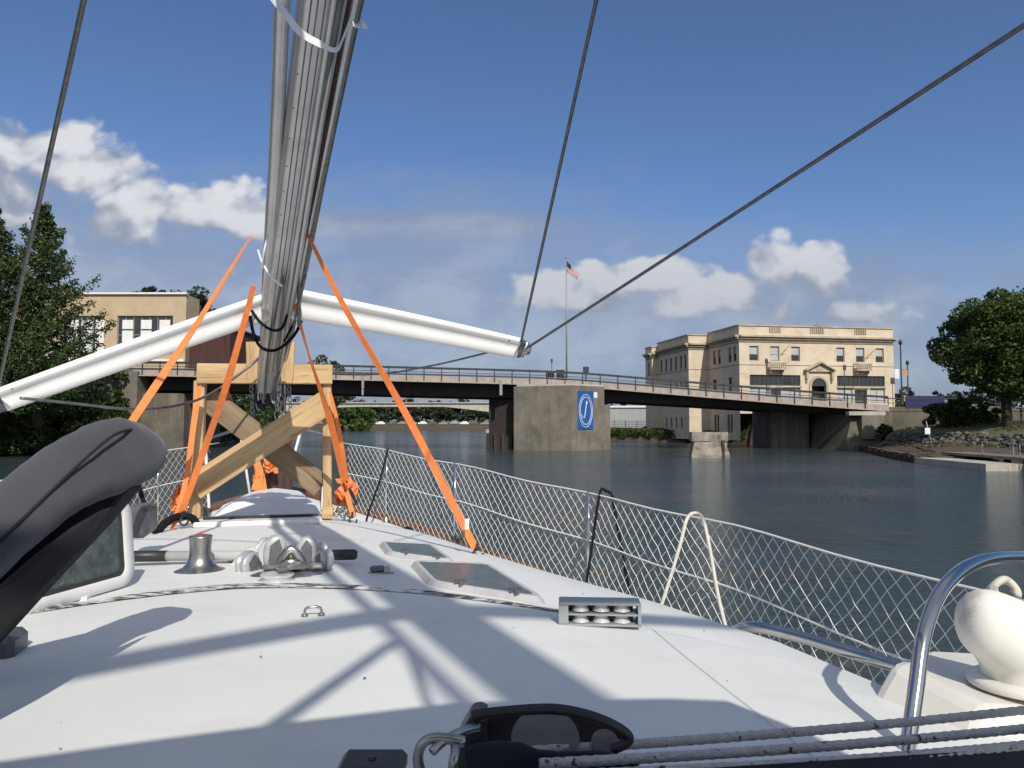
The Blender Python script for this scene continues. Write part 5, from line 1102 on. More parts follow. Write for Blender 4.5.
# ------------------------------------------------------------------ lifelines, stanchions, nets
def life(a, sgn, h): return B(a, sgn*(eb(a)-0.03), dzk(a)+h)
SA = [(1.0, 'nearest'), (4.12, 'middle'), (5.57, 'third'), (6.55, 'farthest')]
for sgn, side in ((1, 'starboard'), (-1, 'port')):
    ll = thing('lifeline', B(3, sgn*1.9, -1), 'white %s lifelines strung along the deck edge above the netting' % side, 'lifeline')
    for h in (0.61, 0.34):
        m = MB(); m.tube([life(a, sgn, h+0.006*math.sin(a*5)) for a in np.linspace(-0.5, 7.3, 40)], 0.0042, 8); m.build('wire', M['net'], ll)
    for a, nm in SA:
        st = thing('stanchion', life(a, sgn, 0), 'slim stainless stanchion on the %s deck edge, %s from the viewer' % (side, nm), 'stanchion')
        m = MB(); m.tube([life(a, sgn, 0.02), life(a, sgn, 0.62)], 0.0105, 10); m.build('post', M['steel'], st)
        m = MB(); m.lathe(life(a, sgn, 0.0), [(0.035, 0), (0.032, 0.02), (0.018, 0.05)], 12); m.build('socket', M['steel_dull'], st)
    m = MB(); q = random.Random(5+sgn); cw = 0.072; rowsn = 8; a0_, a1_ = 0.2, 7.2; ncol = int((a1_-a0_)/cw)
    jit = {}
    def nodep(i, j):       # i in half cells
        if (i, j) not in jit: jit[(i, j)] = (q.uniform(-.0022, .0022), q.uniform(-.0022, .0022), q.uniform(-.003, .003))
        ja, jh, jb = jit[(i, j)]; a = a0_+i*cw/2+ja; t = j/(rowsn*2); hh = 0.605*(1-t)+0.015*t
        sag = 0.006*math.sin(a*3.1+j)*math.sin(math.pi*t); hh += (jh if 0 < j < rowsn*2 else 0)+sag
        return B(a+0.02*math.sin(math.pi*t)*math.sin(a*1.7), sgn*(eb(a)-0.03)+jb*math.sin(math.pi*t)*1.5, dzk(a)+hh)
    for i in range(ncol*2):
        for j in range(rowsn*2):
            if (i+j) % 2: continue
            A = nodep(i, j); B1 = nodep(i+1, j+1); m.tube([A, B1], 0.0015, 3, False)
            if i > 0: m.tube([A, nodep(i-1, j+1)], 0.0015, 3, False)
    tag(m.build('safety_net', M['net']), 'white diamond mesh netting laced along the %s lifelines' % side, 'net')
def cord(name, pts, r, mk, label, cat, n=6):
    m = MB(); m.tube(catmull(pts, n), r, 8); return tag(m.build(name, M[mk]), label, cat)
cord('bungee', [P(612, 494, 4.3), P(606, 491, 4.3), P(600, 493, 4.28), P(592, 545, 4.2), P(584, 600, 4.15)], 0.008, 'blackrope', 'black cord tied over the starboard lifeline and down to the deck edge', 'cord')
cord('bungee', [P(612, 495, 4.32), P(620, 540, 4.25), P(628, 585, 4.1), P(633, 606, 4.05)], 0.009, 'blackrope', 'shorter black cord hanging just right of the tied one', 'cord')
cord('bungee', [P(388, 449, 6.3), P(380, 480, 6.1), P(366, 525, 5.5), P(385, 532, 5.0), P(400, 538, 4.7), P(409, 538, 4.6), P(411, 530, 4.6), P(406, 528, 4.65), P(400, 535, 4.7)], 0.008, 'blackrope', 'black bungee from the forward starboard lifeline to the deck with a hook', 'cord')
cord('bungee', [P(137, 478, 4.4), P(143, 500, 4.1), P(153, 528, 3.9), P(156, 531, 3.85)], 0.013, 'blackrope', 'black cord hanging on the port netting beside the grey cover', 'cord')
cord('black_sling', [P(158, 531, 3.9), P(168, 521, 4.0), P(180, 516, 4.1), P(192, 518, 4.1), P(197, 525, 4.05)], [0.012]+[0.02]*23+[0.012], 'blackrope', 'thick black sling arched on the deck at the foot of the orange strap', 'strap')
cord('rope_bight', [P(657, 618, 3.0), P(668, 585, 3.02), P(680, 545, 3.05), P(687, 519, 3.1), P(695, 513, 3.12), P(703, 519, 3.1), P(710, 550, 3.02), P(718, 595, 2.92), P(727, 632, 2.85)], 0.0072, 'rope', 'cream rope looped over the starboard lifeline as an upturned U', 'rope', 8)

# pulpit
pt = thing('bow_pulpit', B(7.6, 0, -0.7), 'stainless bow pulpit rail around the stemhead', 'rail')
m = MB(); top = [B(6.75, s*(eb(6.75)-0.05), dzk(6.75)+0.60) for s in (1,)]
pth = [P(190, 444, 6.3), P(205, 440, 6.6), P(240, 429, 7.35), P(270, 427, 8.1), P(301, 429, 7.6), P(326, 436, 6.9), P(337, 441, 6.6)]
m.tube(catmull(pth, 6), 0.0125, 10); m.build('top_rail', M['steel'], pt)
for p, q_ in ((P(240, 430, 7.35), P(250, 495, 7.3)), (P(301, 430, 7.6), P(283, 495, 7.4)), (P(205, 441, 6.6), P(209, 508, 6.4)), (P(326, 437, 6.9), P(322, 510, 6.7))):
    m = MB(); m.tube([p, q_], 0.013, 8); m.build('leg', M['gel_clean'], pt)
wl = thing('anchor_windlass', B(7.5, 0, -0.75), 'dark anchor gear standing at the bow between the pulpit legs', 'anchor gear')
m = MB()
for k, (px, py) in enumerate([(268, 478), (274, 470), (281, 480), (287, 476)]): m.lathe(P(px, 492, 7.2), [(0.05, 0), (0.05, 0.12), (0.03, 0.15+0.03*k), (0.02, 0.2)], 10)
m.build('windlass', M['rust'], wl)
m = MB(); m.ico(P(292, 470, 7.4), 0.13, 4, 2, (1.3, 1, 0.8), 0.2); m.build('anchor_crown', M['steel_dull'], wl)
m = MB(); m.tube([P(272, 490, 7.3), P(292, 468, 7.7)], 0.03, 8); m.build('shank', M['steel_dull'], wl)
def rag(name, pts, r, label, seed, cat='strap bundle'):
    m = MB(); q = random.Random(seed)
    for k, (px, py, Y) in enumerate(pts):
        c = P(px, py, Y)
        for j in range(5):
            ph = q.uniform(0, 6); ring_ = [c+Vector((r*math.cos(t+ph)*q.uniform(.6, 1), r*0.5*math.sin(t), r*1.2*math.sin(t+ph*2)*q.uniform(.6, 1))) for t in np.linspace(0, 5, 9)]
            m.strap(ring_, 0.030, (0.3+q.random(), q.random(), q.random()), 0.003)
    return tag(m.build(name, M['orange']), label, cat)
m = MB(); m.strap(catmull([P(256, 463, 6.6), P(258, 475, 6.6), P(254, 490, 6.5)], 4), 0.05, (1, 0, 0)); m.strap(catmull([P(258, 466, 6.6), P(262, 478, 6.6), P(264, 490, 6.5)], 4), 0.05, (1, 0.2, 0))
m.strap(catmull([P(253, 478, 6.6), P(259, 480, 6.55), P(264, 476, 6.6)], 4), 0.06, (0, 0, 1)); m.strap([P(256, 460, 6.6), P(260, 472, 6.58), P(258, 492, 6.5)], 0.06, (1, 0, 0.2)); tag(m.build('orange_webbing', M['orange']), 'orange webbing bunched on the bow seen through the X brace', 'strap')
rag('orange_knot', [(270, 462, 7.0), (271, 466, 7.0)], 0.055, 'ball of orange webbing beside the bunched webbing at the bow', 4)
rag('orange_knot', [(345, 486, 4.7), (350, 492, 4.7), (343, 496, 4.7)], 0.042, 'knotted orange webbing where the starboard straps meet', 6)
rag('orange_knot', [(181, 494, 4.3), (178, 502, 4.3)], 0.035, 'loose knotted orange webbing at the foot of the port post', 9)
m = MB(); m.bar(P(347, 489, 4.62), P(355, 505, 4.6), 0.05, 0.03, bev=0.006); tag(m.build('cam_buckle', M['black']), 'black cam buckle below the starboard orange knot', 'buckle')
m = MB(); m.bar(P(187, 480, 4.25), P(183, 500, 4.25), 0.035, 0.03, bev=0.006); tag(m.build('cam_buckle', M['black']), 'black cam buckle on the port strap beside the timber post', 'buckle')

# ------------------------------------------------------------------ timber frame
tf = thing('timber_frame', P(262, 517, 4.5), 'pine crutch of two posts, top rail and X brace holding up the lowered mast', 'timber frame')
YL, YR_ = 4.42, 4.60
def tp(px, py, dy=0.0): return P(px, py, lerp(YL, YR_, (px-197)/135.0)+dy)
def plank(name, p, q, w_, t, dy=0.0, label=None, mk='wood'):
    m = MB(); A, B_ = tp(*p, dy), tp(*q, dy); d = (B_-A); l_ = d.length; d.normalize(); y = Vector((-(YR_-YL), 0.78, 0)).normalized(); y = (y-d*y.dot(d)).normalized(); x = y.cross(d)
    m.box(Vector((0, 0, 0)), (w_, t, l_), bev=0.004)
    o = m.build(name, M[mk], None); o.parent = tf; WORLD[o.name] = None
    mt = Matrix((( x.x, y.x, d.x), (x.y, y.y, d.y), (x.z, y.z, d.z))).to_4x4(); o.matrix_local = Matrix.Translation((A+B_)/2-WORLD[tf.name]) @ mt @ Matrix.Translation((0, 0, -l_/2))
    if label: o['label'] = label
    return o
plank('post', (200.5, 381), (196, 518), 0.062, 0.085, 0.05); plank('post', (327, 381), (327.5, 517), 0.052, 0.085, 0.05)
plank('top_rail', (197, 373.5), (332.5, 374.5), 0.118, 0.038)
plank('brace', (193, 488), (329, 401), 0.150, 0.038, -0.03); plank('brace', (207, 398), (322, 487), 0.145, 0.038, 0.115, 'grey weathered brace board', 'wood_grey')
plank('cradle_cheek', (254.5, 342), (255.5, 383.5), 0.095, 0.038, -0.045); plank('cradle_cheek', (288, 342), (285, 383.5), 0.085, 0.038, -0.045)
plank('cradle_floor', (266, 378.0), (278, 378.0), 0.06, 0.09, -0.075)
plank('foot_block', (322, 512), (333, 512), 0.07, 0.09, 0.0)

# ------------------------------------------------------------------ mast
def ml(Y): return Vector((-0.56-0.376*(Y-2.17), Y, H+1.21-0.40*(Y-2.17)))
MD = (ml(4)-ml(2)).normalized(); MX = MD.cross(Z).normalized(); MU = MX.cross(MD).normalized()   # MX to the right, MU up
mast = thing('mast', ml(4.4), 'lowered grey aluminium mast lying from the timber frame up over the cockpit', 'mast')
def ms_(Y, x, u_): return ml(Y)+MX*x+MU*u_
YA, YB = -6.0, 4.55
m = MB(); rows = []
def msec(Y, s=1.0):
    out = []
    for k in range(28):
        t = 2*math.pi*(k+0.5)/28; x = math.copysign(abs(math.cos(t))**0.6, math.cos(t)); y = math.copysign(abs(math.sin(t))**0.6, math.sin(t)); out.append(ms_(Y, 0.062*s*x*(1-0.10*y)-0.012, 0.10*s*y+0.02))
    return out
for Y in np.linspace(YA, YB, 24): rows.append(msec(Y))
m.grid(rows, True, True); m.add(rows[-1], [list(range(28))]); m.build('extrusion', M['alu'], mast)
# track and grooves under the mast, rods strapped alongside
m = MB()
for x, u_, r_ in ((0.018, -0.085, 0.010), (0.038, -0.075, 0.012)):
    m.tube([ms_(Y, x, u_) for Y in np.linspace(YA, 4.3, 12)], r_, 8)
m.build('sail_track', M['alu'], mast)
for x in (-0.040, -0.022, -0.002):
    m = MB(); m.tube([ms_(Y, x, -0.080) for Y in np.linspace(YA, 4.3, 12)], 0.0022, 5); m.build('groove', M['alu_dark'], mast)
for k in range(26):
    m = MB(); m.ico(ms_(0.9+k*0.13, -0.052, -0.073), 0.0035, 1, 1, jit=0); m.build('rivet', M['alu_dark'], mast)
XS = 0.80
rods = [(-0.150, -0.02, 0.024, 'alu', 1), (0.058, -0.06, 0.013, 'alu_dark', 0), (0.078, -0.045, 0.014, 'alu', 0), (0.102, -0.03, 0.009, 'rust', 0), (0.125, -0.005, 0.016, 'alu', 0), (0.150, 0.0, 0.015, 'wire', 0), (0.140, 0.03, 0.020, 'alu_dark', 0)]
# spots of dirt, screw heads and thin cracks on the roof: small real things kept in one part
m = MB(); q = random.Random(77)
for k in range(60):
    a = q.uniform(0.9, 3.6); b = q.uniform(-0.9, 1.0)*rw_(a)*0.9; c = B(a, b, roof(a, b)+(0.0075 if a < seam(b) else 0.002)); s_ = q.uniform(0.0012, 0.0035)
    m.add([c+Vector((s_*math.cos(t)*q.uniform(.6, 1.3), s_*math.sin(t)*q.uniform(.6, 1.6), 0)) for t in np.linspace(0, 5.4, 7)], [list(range(7))])
o = m.build('dirt_specks', M['rust'], boat); o['kind'] = 'stuff'
for k, (pth_) in enumerate([[(0.9, 0.98), (1.5, 1.05), (1.95, 1.12)]]):
    m = MB(); m.tube(catmull([B(a, b, roof(a, b)+0.006) for a, b in pth_], 8), 0.0007, 4); m.build('gelcoat_crack', M['sheave'], boat)
for i, (x, u_, r_, mk, lf) in enumerate(rods):
    k = 0.62 if not lf else 0.6
    lab = ['slim furling foil lashed left of the mast', 'dark rod lashed beneath the mast, first right of the track', 'pale rod lashed beneath the mast, second right of the track', 'thin rusty red halyard along the mast', 'pale foil strapped to the right underside of the mast', 'dark wire rope on the right edge of the mast bundle', 'dark upper foil on the right edge of the mast bundle'][i]
    m = MB(); pts = []
    for Y in np.linspace(YA, 4.25 if not lf else 4.6, 30):
        f = max(0, min(1, (Y-1.6)/2.6)); s = lerp(1.0, 0.62 if not lf else 0.36, f)
        wob = 0.004*math.sin(Y*3+i*2)*(1 if Y > 1 else 0.5); pts.append(ms_(Y, (x*XS-0.012)*s+wob, u_-0.016+0.003*math.sin(Y*5+i)))
    m.tube(pts, r_, 10); tag(m.build('lashed_rod' if i not in (3, 5) else 'lashed_line', M[mk]), lab, 'rod' if i not in (3, 5) else 'line')
# flag halyard flecked line on the foil
m = MB(); m.tube([ms_(Y, lerp(-0.132, -0.050, max(0, min(1, (Y-1.6)/2.6)))+0.006, -0.047) for Y in np.linspace(0.5, 3.6, 60)], 0.006, 6); tag(m.build('halyard', M['fleck']), 'flecked line running along the face of the furling foil', 'line')
# dark small line sheaf (twisted sheets) below spreaders
for i, (x, u_, lab) in enumerate(((0.03, -0.11, 'thin grey wire sagging beneath the mast below the spreaders'), (-0.045, -0.09, 'thin grey wire left under the mast near the cradle'), (0.06, -0.08, 'thin grey wire right under the mast near the cradle'))):
    m = MB(); m.tube([ms_(Y, x*math.cos(Y*1.3+i)+0.01*i, u_-0.01*math.sin(Y*4+i)) for Y in np.linspace(3.35, 4.6, 24)], 0.006, 6); tag(m.build('rigging_wire', M['wire']), lab, 'wire')
def wrap(Y, r_, mk, lab, w_=0.02, nm='lashing', slant=0.12, cx=0.01, rx=0.10, rz=0.13):
    m = MB(); pts = [ms_(Y+slant*math.cos(t), cx+rx*math.cos(t), 0.005+rz*math.sin(t)) for t in np.linspace(0, 2*math.pi, 26)]
    if mk == 'tape': m.strap(pts, w_, MD, 0.002)
    else: m.tube(pts, r_, 6, False)
    return tag(m.build(nm, M[mk]), lab, 'lashing')
m = MB(); m.strap(catmull([P(268, -8, 1.98), P(284, 12, 1.93), P(300, 32, 1.90), P(318, 43, 1.90), P(336, 50, 1.93), P(344, 36, 1.97), P(350, 20, 2.0)], 6), [0.018]*20+[0.012]*17, (0.2, 0, 1), 0.002)
m.tube(catmull([P(285, -6, 2.1), P(290, 18, 2.08), P(305, 38, 2.07)], 6), 0.004, 6); tag(m.build('tape_tail', M['tape']), 'twisted white tape strand on the underside of the mast', 'tape')
m = MB(); m.strap(catmull([P(350, 22, 2.12), P(357, 26, 2.12), P(362, 22, 2.12), P(365, 28, 2.12)], 4), [0.006]+[0.012]*11+[0.02], (0, 0.3, 1)); tag(m.build('tape_flag', M['tape']), 'loose white tape end sticking out right of the mast', 'tape')
cord('white_line', [P(258, 250, 3.1), P(262, 262, 3.1), P(270, 275, 3.1), P(282, 286, 3.15)], 0.005, 'tape', 'thin white line wrapped under the mast above the spreaders', 'line')
cord('white_line', [P(268, 234, 3.05), P(264, 252, 3.05), P(262, 270, 3.1)], 0.004, 'tape', 'second thin white line left of the mast above the spreaders', 'line')
cord('lashing_cord', [P(252, 311, 3.55), P(260, 322, 3.45), P(272, 330, 3.42), P(282, 328, 3.45), P(287, 315, 3.5)], 0.007, 'blackrope', 'black cord lashed under the mast just below the spreaders', 'cord')
cord('lashing_cord', [P(250, 316, 3.6), P(254, 335, 3.6), P(262, 348, 3.65), P(276, 350, 3.7), P(290, 340, 3.8), P(299, 327, 3.8), P(302, 315, 3.8), P(296, 305, 3.7)], 0.008, 'blackrope', 'black cord looping from the mast towards the starboard spreader', 'cord')
cord('lashing_cord', [P(296, 318, 3.8), P(290, 330, 3.8), P(284, 342, 3.8)], 0.006, 'blackrope', 'short black cord end right of the mast by the cradle', 'cord')
cord('hanging_wire', [P(298, 236, 3.2), P(298, 270, 3.4), P(299, 300, 3.6), P(299, 325, 3.7)], 0.009, 'wire', 'thin wire hanging straight beside the right of the mast', 'wire')
# masthead fittings below the rail
for i in range(7):
    pass
mh = thing('masthead_tangle', P(268, 405, 4.75), 'dark shackles, toggles and turnbuckles hanging under the timber rail', 'rigging hardware')
q = random.Random(12); m = MB()
for k in range(18):
    px = q.uniform(256, 287); py = q.uniform(384, 412); A = P(px, py-8, 4.72+q.uniform(-.05, .1)); B_ = P(px+q.uniform(-6, 6), py+q.uniform(4, 12), 4.75+q.uniform(-.1, .1)); m.tube([A, (A+B_)/2+Vector((q.uniform(-.01, .01), 0, 0)), B_], q.uniform(0.007, 0.019), 7)
m.build('toggles', M['black'], mh)
m = MB()
for k in range(7):
    px = q.uniform(254, 288); c = P(px, q.uniform(388, 418), 4.66); r1 = q.uniform(.012, .025)
    m.tube([c+Vector((r1*math.cos(t), 0.004*k, 1.7*r1*math.sin(t))) for t in np.linspace(0, 6.2, 16)], 0.0045, 6)
    m.tube([P(px, 385, 4.68), c+Z*0.02], 0.007, 6)
m.build('shackles', M['steel'], mh)
m = MB()
for px in (252, 290):
    for k in range(7): c = P(px-1+0.3*k, 384+k*5.2, 4.66); m.tube([c+Vector((0.008*math.cos(t), 0.008*math.cos(t)*(k % 2), 0.016*math.sin(t))) for t in np.linspace(0, 6.28, 12)], 0.003, 5)
m.build('link_chains', M['steel_dull'], mh)

# ------------------------------------------------------------------ spreaders: foil section
def spreader(pr_, ptip, c0_, c1_, label, cap_len=0.0):
    t = thing('spreader', pr_, label, 'spreader'); ax = (ptip-pr_).normalized()
    up2 = Vector((0, -0.42, 0.9)); up2 = (up2-ax*up2.dot(ax)).normalized(); nr = ax.cross(up2)
    def sec(p, c):
        out = []
        for k in range(48):
            an = 2*math.pi*k/48; x = math.cos(an); y = math.sin(an); th = c*0.17*float(np.interp(x, [-1, -0.93, -0.8, -0.55, -0.3, -0.05, 0.2, 0.5, 0.75, 0.92, 1], [0, 0.45, 0.72, 0.86, 0.70, 0.34, 0.30, 0.78, 1.0, 0.6, 0])); out.append(p+up2*(x*c/2)+nr*(math.copysign(th, y)))
        return out
    m = MB(); rows = [sec(pr_+(ptip-pr_)*s+Z*(0.004*math.sin(math.pi*s)), lerp(c0_, c1_, s)) for s in np.linspace(0, 1, 12)]
    m.grid(rows, True, True); m.add(rows[0], [list(range(47, -1, -1))]); m.add(rows[-1], [list(range(48))]); m.build('foil', M['spreader'], t)
    m = MB(); tipc = ptip+ax*0.02; m.grid([sec(ptip, c1_*0.9), sec(tipc, c1_*0.92), sec(tipc+ax*0.02, c1_*0.6), sec(tipc+ax*0.03, c1_*0.2)], True, True); m.build('tip_cap', M['alu_dark'], t)
    m = MB(); m.ico(ptip+ax*0.05, 0.028, 3, 2, (1, 1, 1.1), 0.12); m.tube([ptip+ax*0.03-up2*0.045, ptip+ax*0.045+up2*0.045], 0.014, 8); m.build('wire_clamp', M['steel_dull'], t)
    for s in (0.14, 0.95):
        c = pr_+(ptip-pr_)*s+up2*lerp(c0_, c1_, s)*0.25; m = MB(); m.ico(c+nr*0.0-Vector((0, 1, 0))*0.018, 0.006, 1, 1, jit=0); m.build('rivet', M['black'], t)
    return t
RT = P(518, 348, 4.12); LT = P(2, 400, 3.15)
spreader(P(290, 303, 3.70), RT, 0.158, 0.118, 'white foil shaped spreader reaching right from the mast to a wire clamp')
spreader(P(272, 305, 3.68), LT, 0.138, 0.108, 'white foil shaped spreader reaching left and down from the mast to the frame edge')
# made-up second pair, unseen behind the viewer, added for their shadows across the roof
def aft(Y, dx, dz, dy=0): p = ml(Y); return p+Vector((dx, dy, dz))
spreader(ml(-1.9), aft(-1.9, 1.35, -0.25, 0.3), 0.16, 0.12, 'unseen white spreader, added to cast roof shadow, reaching right from the mast above and behind the cockpit')
spreader(ml(-1.9), aft(-1.9, -1.35, -0.30, -0.7), 0.16, 0.12, 'unseen white spreader, added to cast roof shadow, reaching left from the mast above and behind the cockpit')
# shrouds
def wire(A, B_, r_, lab, sag=0.0, n=16, mk='wire', nm='shroud'):
    m = MB(); m.tube([A+(B_-A)*(k/n)-Z*sag*math.sin(math.pi*k/n) for k in range(n+1)], r_, 8); return tag(m.build(nm, M[mk]), lab, 'wire')
tR = RT+Vector((0.05, -0.01, 0.0))
def ext(A, B_, k): return A+(B_-A)*k
wire(P(521, 342, 4.1), ext(P(521, 342, 4.1), P(595, 0, 2.3), 2.2), 0.0068, 'steel shroud rising steeply from the right spreader tip', 0.02)
wire(P(527, 348, 4.1), ext(P(527, 348, 4.1), P(1024, 20, 1.7), 2.0), 0.0068, 'steel shroud running up right from the right spreader tip across the sky', 0.012)
wire(P(-3, 392, 3.1), ext(P(-3, 392, 3.1), P(83, 0, 1.75), 2.0), 0.0068, 'steel shroud rising from the left spreader tip past the conifers', 0.01)
m = MB(); m.tube(catmull([P(492, 351, 4.16), P(478, 355, 4.15), P(430, 366, 4.3), P(380, 374, 4.5), P(330, 374, 4.7), P(300, 372, 4.7), P(282, 362, 4.6)], 6), 0.006, 6); tag(m.build('shroud', M['wire']), 'thin wire sagging from the right spreader to the timber rail', 'wire')
m = MB(); m.tube(catmull([P(20, 398, 3.15), P(70, 403, 3.3), P(130, 409, 3.5), P(175, 406, 3.8), P(210, 394, 4.1), P(250, 366, 4.3), P(266, 350, 4.3)], 6), 0.007, 6); tag(m.build('shroud', M['wire']), 'thin wire sagging from the left spreader to the timber frame', 'wire')
# orange straps
CAMX = Vector((1, 0.1, 0.2))
def ostrap(pts, ws, lab, side=(1, 0, 0.25), twist=0.0):
    m = MB(); pp_ = catmull([P(*p) for p in pts], 6); n = len(pp_); k = np.linspace(0, len(ws)-1, n); wz = [0.78*float(np.interp(x, range(len(ws)), ws)) for x in k]
    ph = len(lab)*0.7; sd_l = []
    for k_ in range(n):
        t_ = (pp_[min(k_+1, n-1)]-pp_[max(k_-1, 0)]).normalized(); sd_l.append(Matrix.Rotation(0.38*math.sin(k_*0.22+ph)+0.12*math.sin(k_*0.9+ph), 3, t_) @ Vector(side))
    m.strap(pp_, wz, sd_l, 0.003); return tag(m.build('ratchet_strap', M['orange']), lab, 'strap')
ostrap([(251, 236, 3.2), (196, 325, 2.9), (137, 414, 2.6), (70, 516, 2.35)], [0.012, 0.035, 0.038, 0.038], 'orange strap running from the mast down left behind the grey cover', (1, 0, 0.35))
ostrap([(254, 286, 3.5), (228, 380, 3.7), (205, 448, 3.95), (181, 514, 4.1)], [0.030, 0.043, 0.043, 0.043], 'orange strap slanting from under the mast to the port foot of the frame')
ostrap([(199, 386, 4.3), (193, 430, 4.25), (186, 480, 4.2), (176, 520, 4.1), (170, 532, 4.0)], [0.045, 0.04, 0.035, 0.05, 0.05], 'orange strap hanging down the face of the port timber post')
ostrap([(291, 289, 3.6), (308, 352, 3.9), (330, 420, 4.2), (344, 482, 4.5)], [0.035, 0.012, 0.05, 0.038], 'orange strap slanting from under the mast to the starboard knot')
ostrap([(330, 392, 4.45), (339, 430, 4.5), (347, 480, 4.6)], [0.02, 0.032, 0.035], 'thinner orange strap from the right end of the timber rail to the knot')
ostrap([(346, 490, 4.6), (350, 505, 4.55), (353, 516, 4.5)], [0.038, 0.038, 0.038], 'short orange strap tail from the knot to the deck shackle')
ostrap([(305, 229, 3.15), (345, 308, 3.2), (412, 425, 3.3), (475, 548, 3.35)], [0.014, 0.032, 0.040, 0.042], 'long orange strap running from the mast down right to the starboard rail')
ostrap([(226, 386, 4.6), (232, 402, 4.62), (246, 432, 4.66), (251, 444, 4.66)], [0.012, 0.02, 0.035, 0.04], 'thin orange strap behind the X brace on the left')
ostrap([(297, 428, 4.7), (292, 436, 4.68), (288, 446, 4.66)], [0.04, 0.04, 0.04], 'short orange strap passing behind the X brace on the right')
def hook(px, py, Y, lab):
    m = MB(); c = P(px, py, Y); m.tube([c+Vector((0.022*math.cos(t), 0.0, 0.022*math.sin(t)-0.02)) for t in np.linspace(1.6, 6.6, 18)], 0.0055, 7); m.bar(c, c+Vector((-0.004, 0, 0.03)), 0.045, 0.006); return tag(m.build('strap_hook', M['black']), lab, 'hook')
hook(478, 550, 3.35, 'black hook at the lower end of the long starboard strap'); hook(184, 517, 4.05, 'black hook where the port strap meets the black sling'); hook(353, 517, 4.5, 'dark hook under the starboard strap tail')
m = MB(); m.box(P(467, 524, 3.27), (0.018, 0.004, 0.045)); tag(m.build('strap_label', M['white']), 'tiny white tag sewn near the end of the long starboard strap', 'tag')
for i, (px, lab) in enumerate(((341, 'chain and shackles on deck by the starboard knot'), (196, 'chain and shackles on deck by the port post'))):
    m = MB(); q = random.Random(30+i)
    for k in range(12):
        c = P(px-6+k*1.6, 512+q.uniform(-3, 3), 4.6+q.uniform(-.01, .01)); r1 = 0.018; ph = q.uniform(0, 3)
        m.tube([c+Vector((r1*math.cos(t)*math.cos(ph), r1*math.cos(t)*math.sin(ph), 1.3*r1*math.sin(t))) for t in np.linspace(0, 6.28, 12)], 0.005, 6)
    tag(m.build('chain', M['steel_dull']), lab, 'shackles')

# ------------------------------------------------------------------ grey canvas cover (port foreground)
cvr = thing('canvas_cover', P(60, 560, 1.3), 'grey canvas covered arm curving in from the left edge', 'canvas cover')
def loft(outline, name, mk, thick, bevel_):
    pass
# centre path (px, py, Y) with half height in metres, swept as a flattened pad
cp = [(152, 438, 1.47, 0.010), (148, 441, 1.46, 0.045), (134, 448, 1.43, 0.066), (106, 459, 1.38, 0.070), (76, 472, 1.33, 0.064), (42, 494, 1.27, 0.060), (0, 530, 1.20, 0.056), (-50, 576, 1.12, 0.056), (-115, 640, 1.02, 0.056), (-180, 706, 0.95, 0.056)]
def pad(cen, rad, ky=0.62, n=36, e=0.8):
    rows = []
    for i, p in enumerate(cen):
        t = (cen[min(i+1, len(cen)-1)]-cen[max(i-1, 0)]).normalized(); sd_ = Vector((0, 1, 0)); sd_ = (sd_-t*sd_.dot(t)).normalized(); u2 = t.cross(sd_)
        if u2.z < 0: u2 = -u2
        row = []
        for k in range(n):
            an = 2*math.pi*k/n; c_, s_ = math.cos(an), math.sin(an)
            wr = 1+0.012*math.sin(i*0.9+k*0.7)+0.010*math.sin(i*2.3-k*0.35)
            row.append(p+sd_*(math.copysign(abs(c_)**e, c_)*rad[i]*ky*wr)+u2*(math.copysign(abs(s_)**e, s_)*rad[i]*wr))
        rows.append(row)
    return rows
pts = [P(a, b, c) for a, b, c, d in cp]; cen = catmull(pts, 5); rad = [float(np.interp(k/5, range(len(cp)), [x[3] for x in cp])) for k in range(len(cen))]
m = MB(); rws = pad(cen, rad); m.grid(rws, True, True); m.add(rws[0], [list(range(35, -1, -1))]); m.build('padded_sleeve', M['canvas'], cvr)
m = MB(); sp0 = [(157, 437), (140, 430), (118, 433), (96, 449), (70, 473), (40, 502), (0, 541), (-50, 590)]
def surfY(x): return float(np.interp(x, [-50, 0, 42, 76, 106, 131, 150], [1.12, 1.20, 1.27, 1.33, 1.38, 1.43, 1.47]))
m.tube(catmull([P(x, y, surfY(x)-(0.049 if x < 135 else 0.02)) for x, y in sp0], 5), 0.0028, 6); m.build('piping', M['canvas_dark'], cvr)
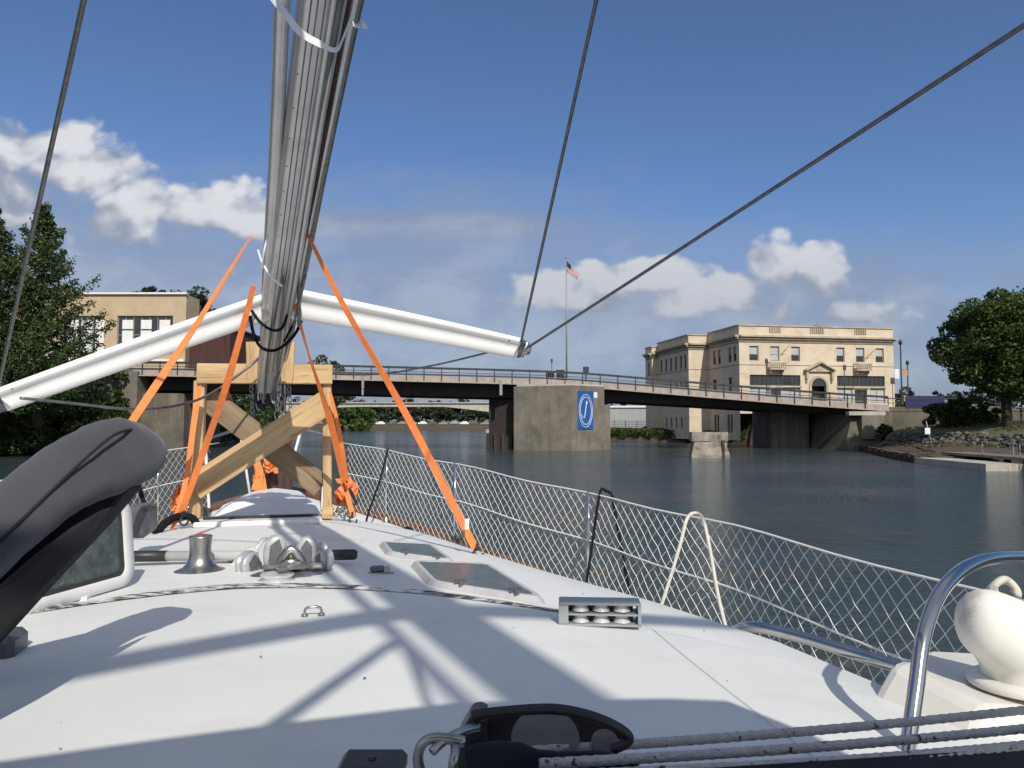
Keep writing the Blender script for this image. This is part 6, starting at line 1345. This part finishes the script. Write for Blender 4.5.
# second lower fold, then black underside
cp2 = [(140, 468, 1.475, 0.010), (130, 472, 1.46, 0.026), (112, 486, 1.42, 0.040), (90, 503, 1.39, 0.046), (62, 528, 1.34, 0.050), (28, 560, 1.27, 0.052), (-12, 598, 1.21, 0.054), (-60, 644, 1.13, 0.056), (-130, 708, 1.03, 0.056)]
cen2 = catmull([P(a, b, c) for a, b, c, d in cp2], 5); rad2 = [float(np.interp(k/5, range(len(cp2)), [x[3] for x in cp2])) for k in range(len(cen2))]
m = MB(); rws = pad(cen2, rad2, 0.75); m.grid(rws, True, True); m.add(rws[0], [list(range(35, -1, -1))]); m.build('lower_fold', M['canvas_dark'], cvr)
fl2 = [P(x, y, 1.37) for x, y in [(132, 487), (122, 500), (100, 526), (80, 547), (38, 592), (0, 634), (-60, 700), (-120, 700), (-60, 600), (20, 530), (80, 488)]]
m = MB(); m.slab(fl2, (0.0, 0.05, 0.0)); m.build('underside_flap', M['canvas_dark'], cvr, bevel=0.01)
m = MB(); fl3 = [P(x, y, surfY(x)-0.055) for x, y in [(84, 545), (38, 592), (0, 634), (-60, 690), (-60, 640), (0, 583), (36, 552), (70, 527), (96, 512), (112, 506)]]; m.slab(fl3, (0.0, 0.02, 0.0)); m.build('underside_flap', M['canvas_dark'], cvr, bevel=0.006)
# added awning, unseen behind the viewer, its edge shaped to shade the near roof
aw = thing('shading_awning', (0, -1.3, H+0.9), 'unseen dark awning added behind the viewer to shade the near roof', 'awning')
m = MB(); m.slab([Vector((x, y, H+0.60)) for x, y in [(-1.6, -0.70), (-0.13, -0.12), (0.297, 0.04), (0.684, 0.09), (0.80, 0.09), (0.90, -0.06), (1.15, -0.8), (1.15, -2.4), (-1.6, -2.4)]], (0, 0, 0.02)); m.build('canopy', M['canvas_dark'], aw)
m = MB()
for x in (-1.55, 0.85): m.tube([Vector((x, -1.5, H-1.0)), Vector((x, -1.5, H+0.66))], 0.012, 8)
m.build('support_tubes', M['steel'], aw)
for (p, q_, lab) in (((0.62, -1.15, H+1.95), (0.17, -0.74, H+1.10), 'unseen slim strut, added to cast roof shadow, hanging left under the mast above the awning'), ((0.63, -1.14, H+1.95), (0.46, -0.66, H+1.10), 'unseen slim strut, added to cast roof shadow, hanging right under the mast above the awning')):
    m = MB(); m.tube([p, q_], 0.017 if 'left' in lab else 0.009, 8); tag(m.build('shadow_strut', M['alu']), lab, 'strut')  # added struts, out of view, placed for the thin shadow bands
for o in bpy.data.objects:
    if o.type == 'MESH' and o.parent is None and 'label' not in o: print('UNTAGGED', o.name)
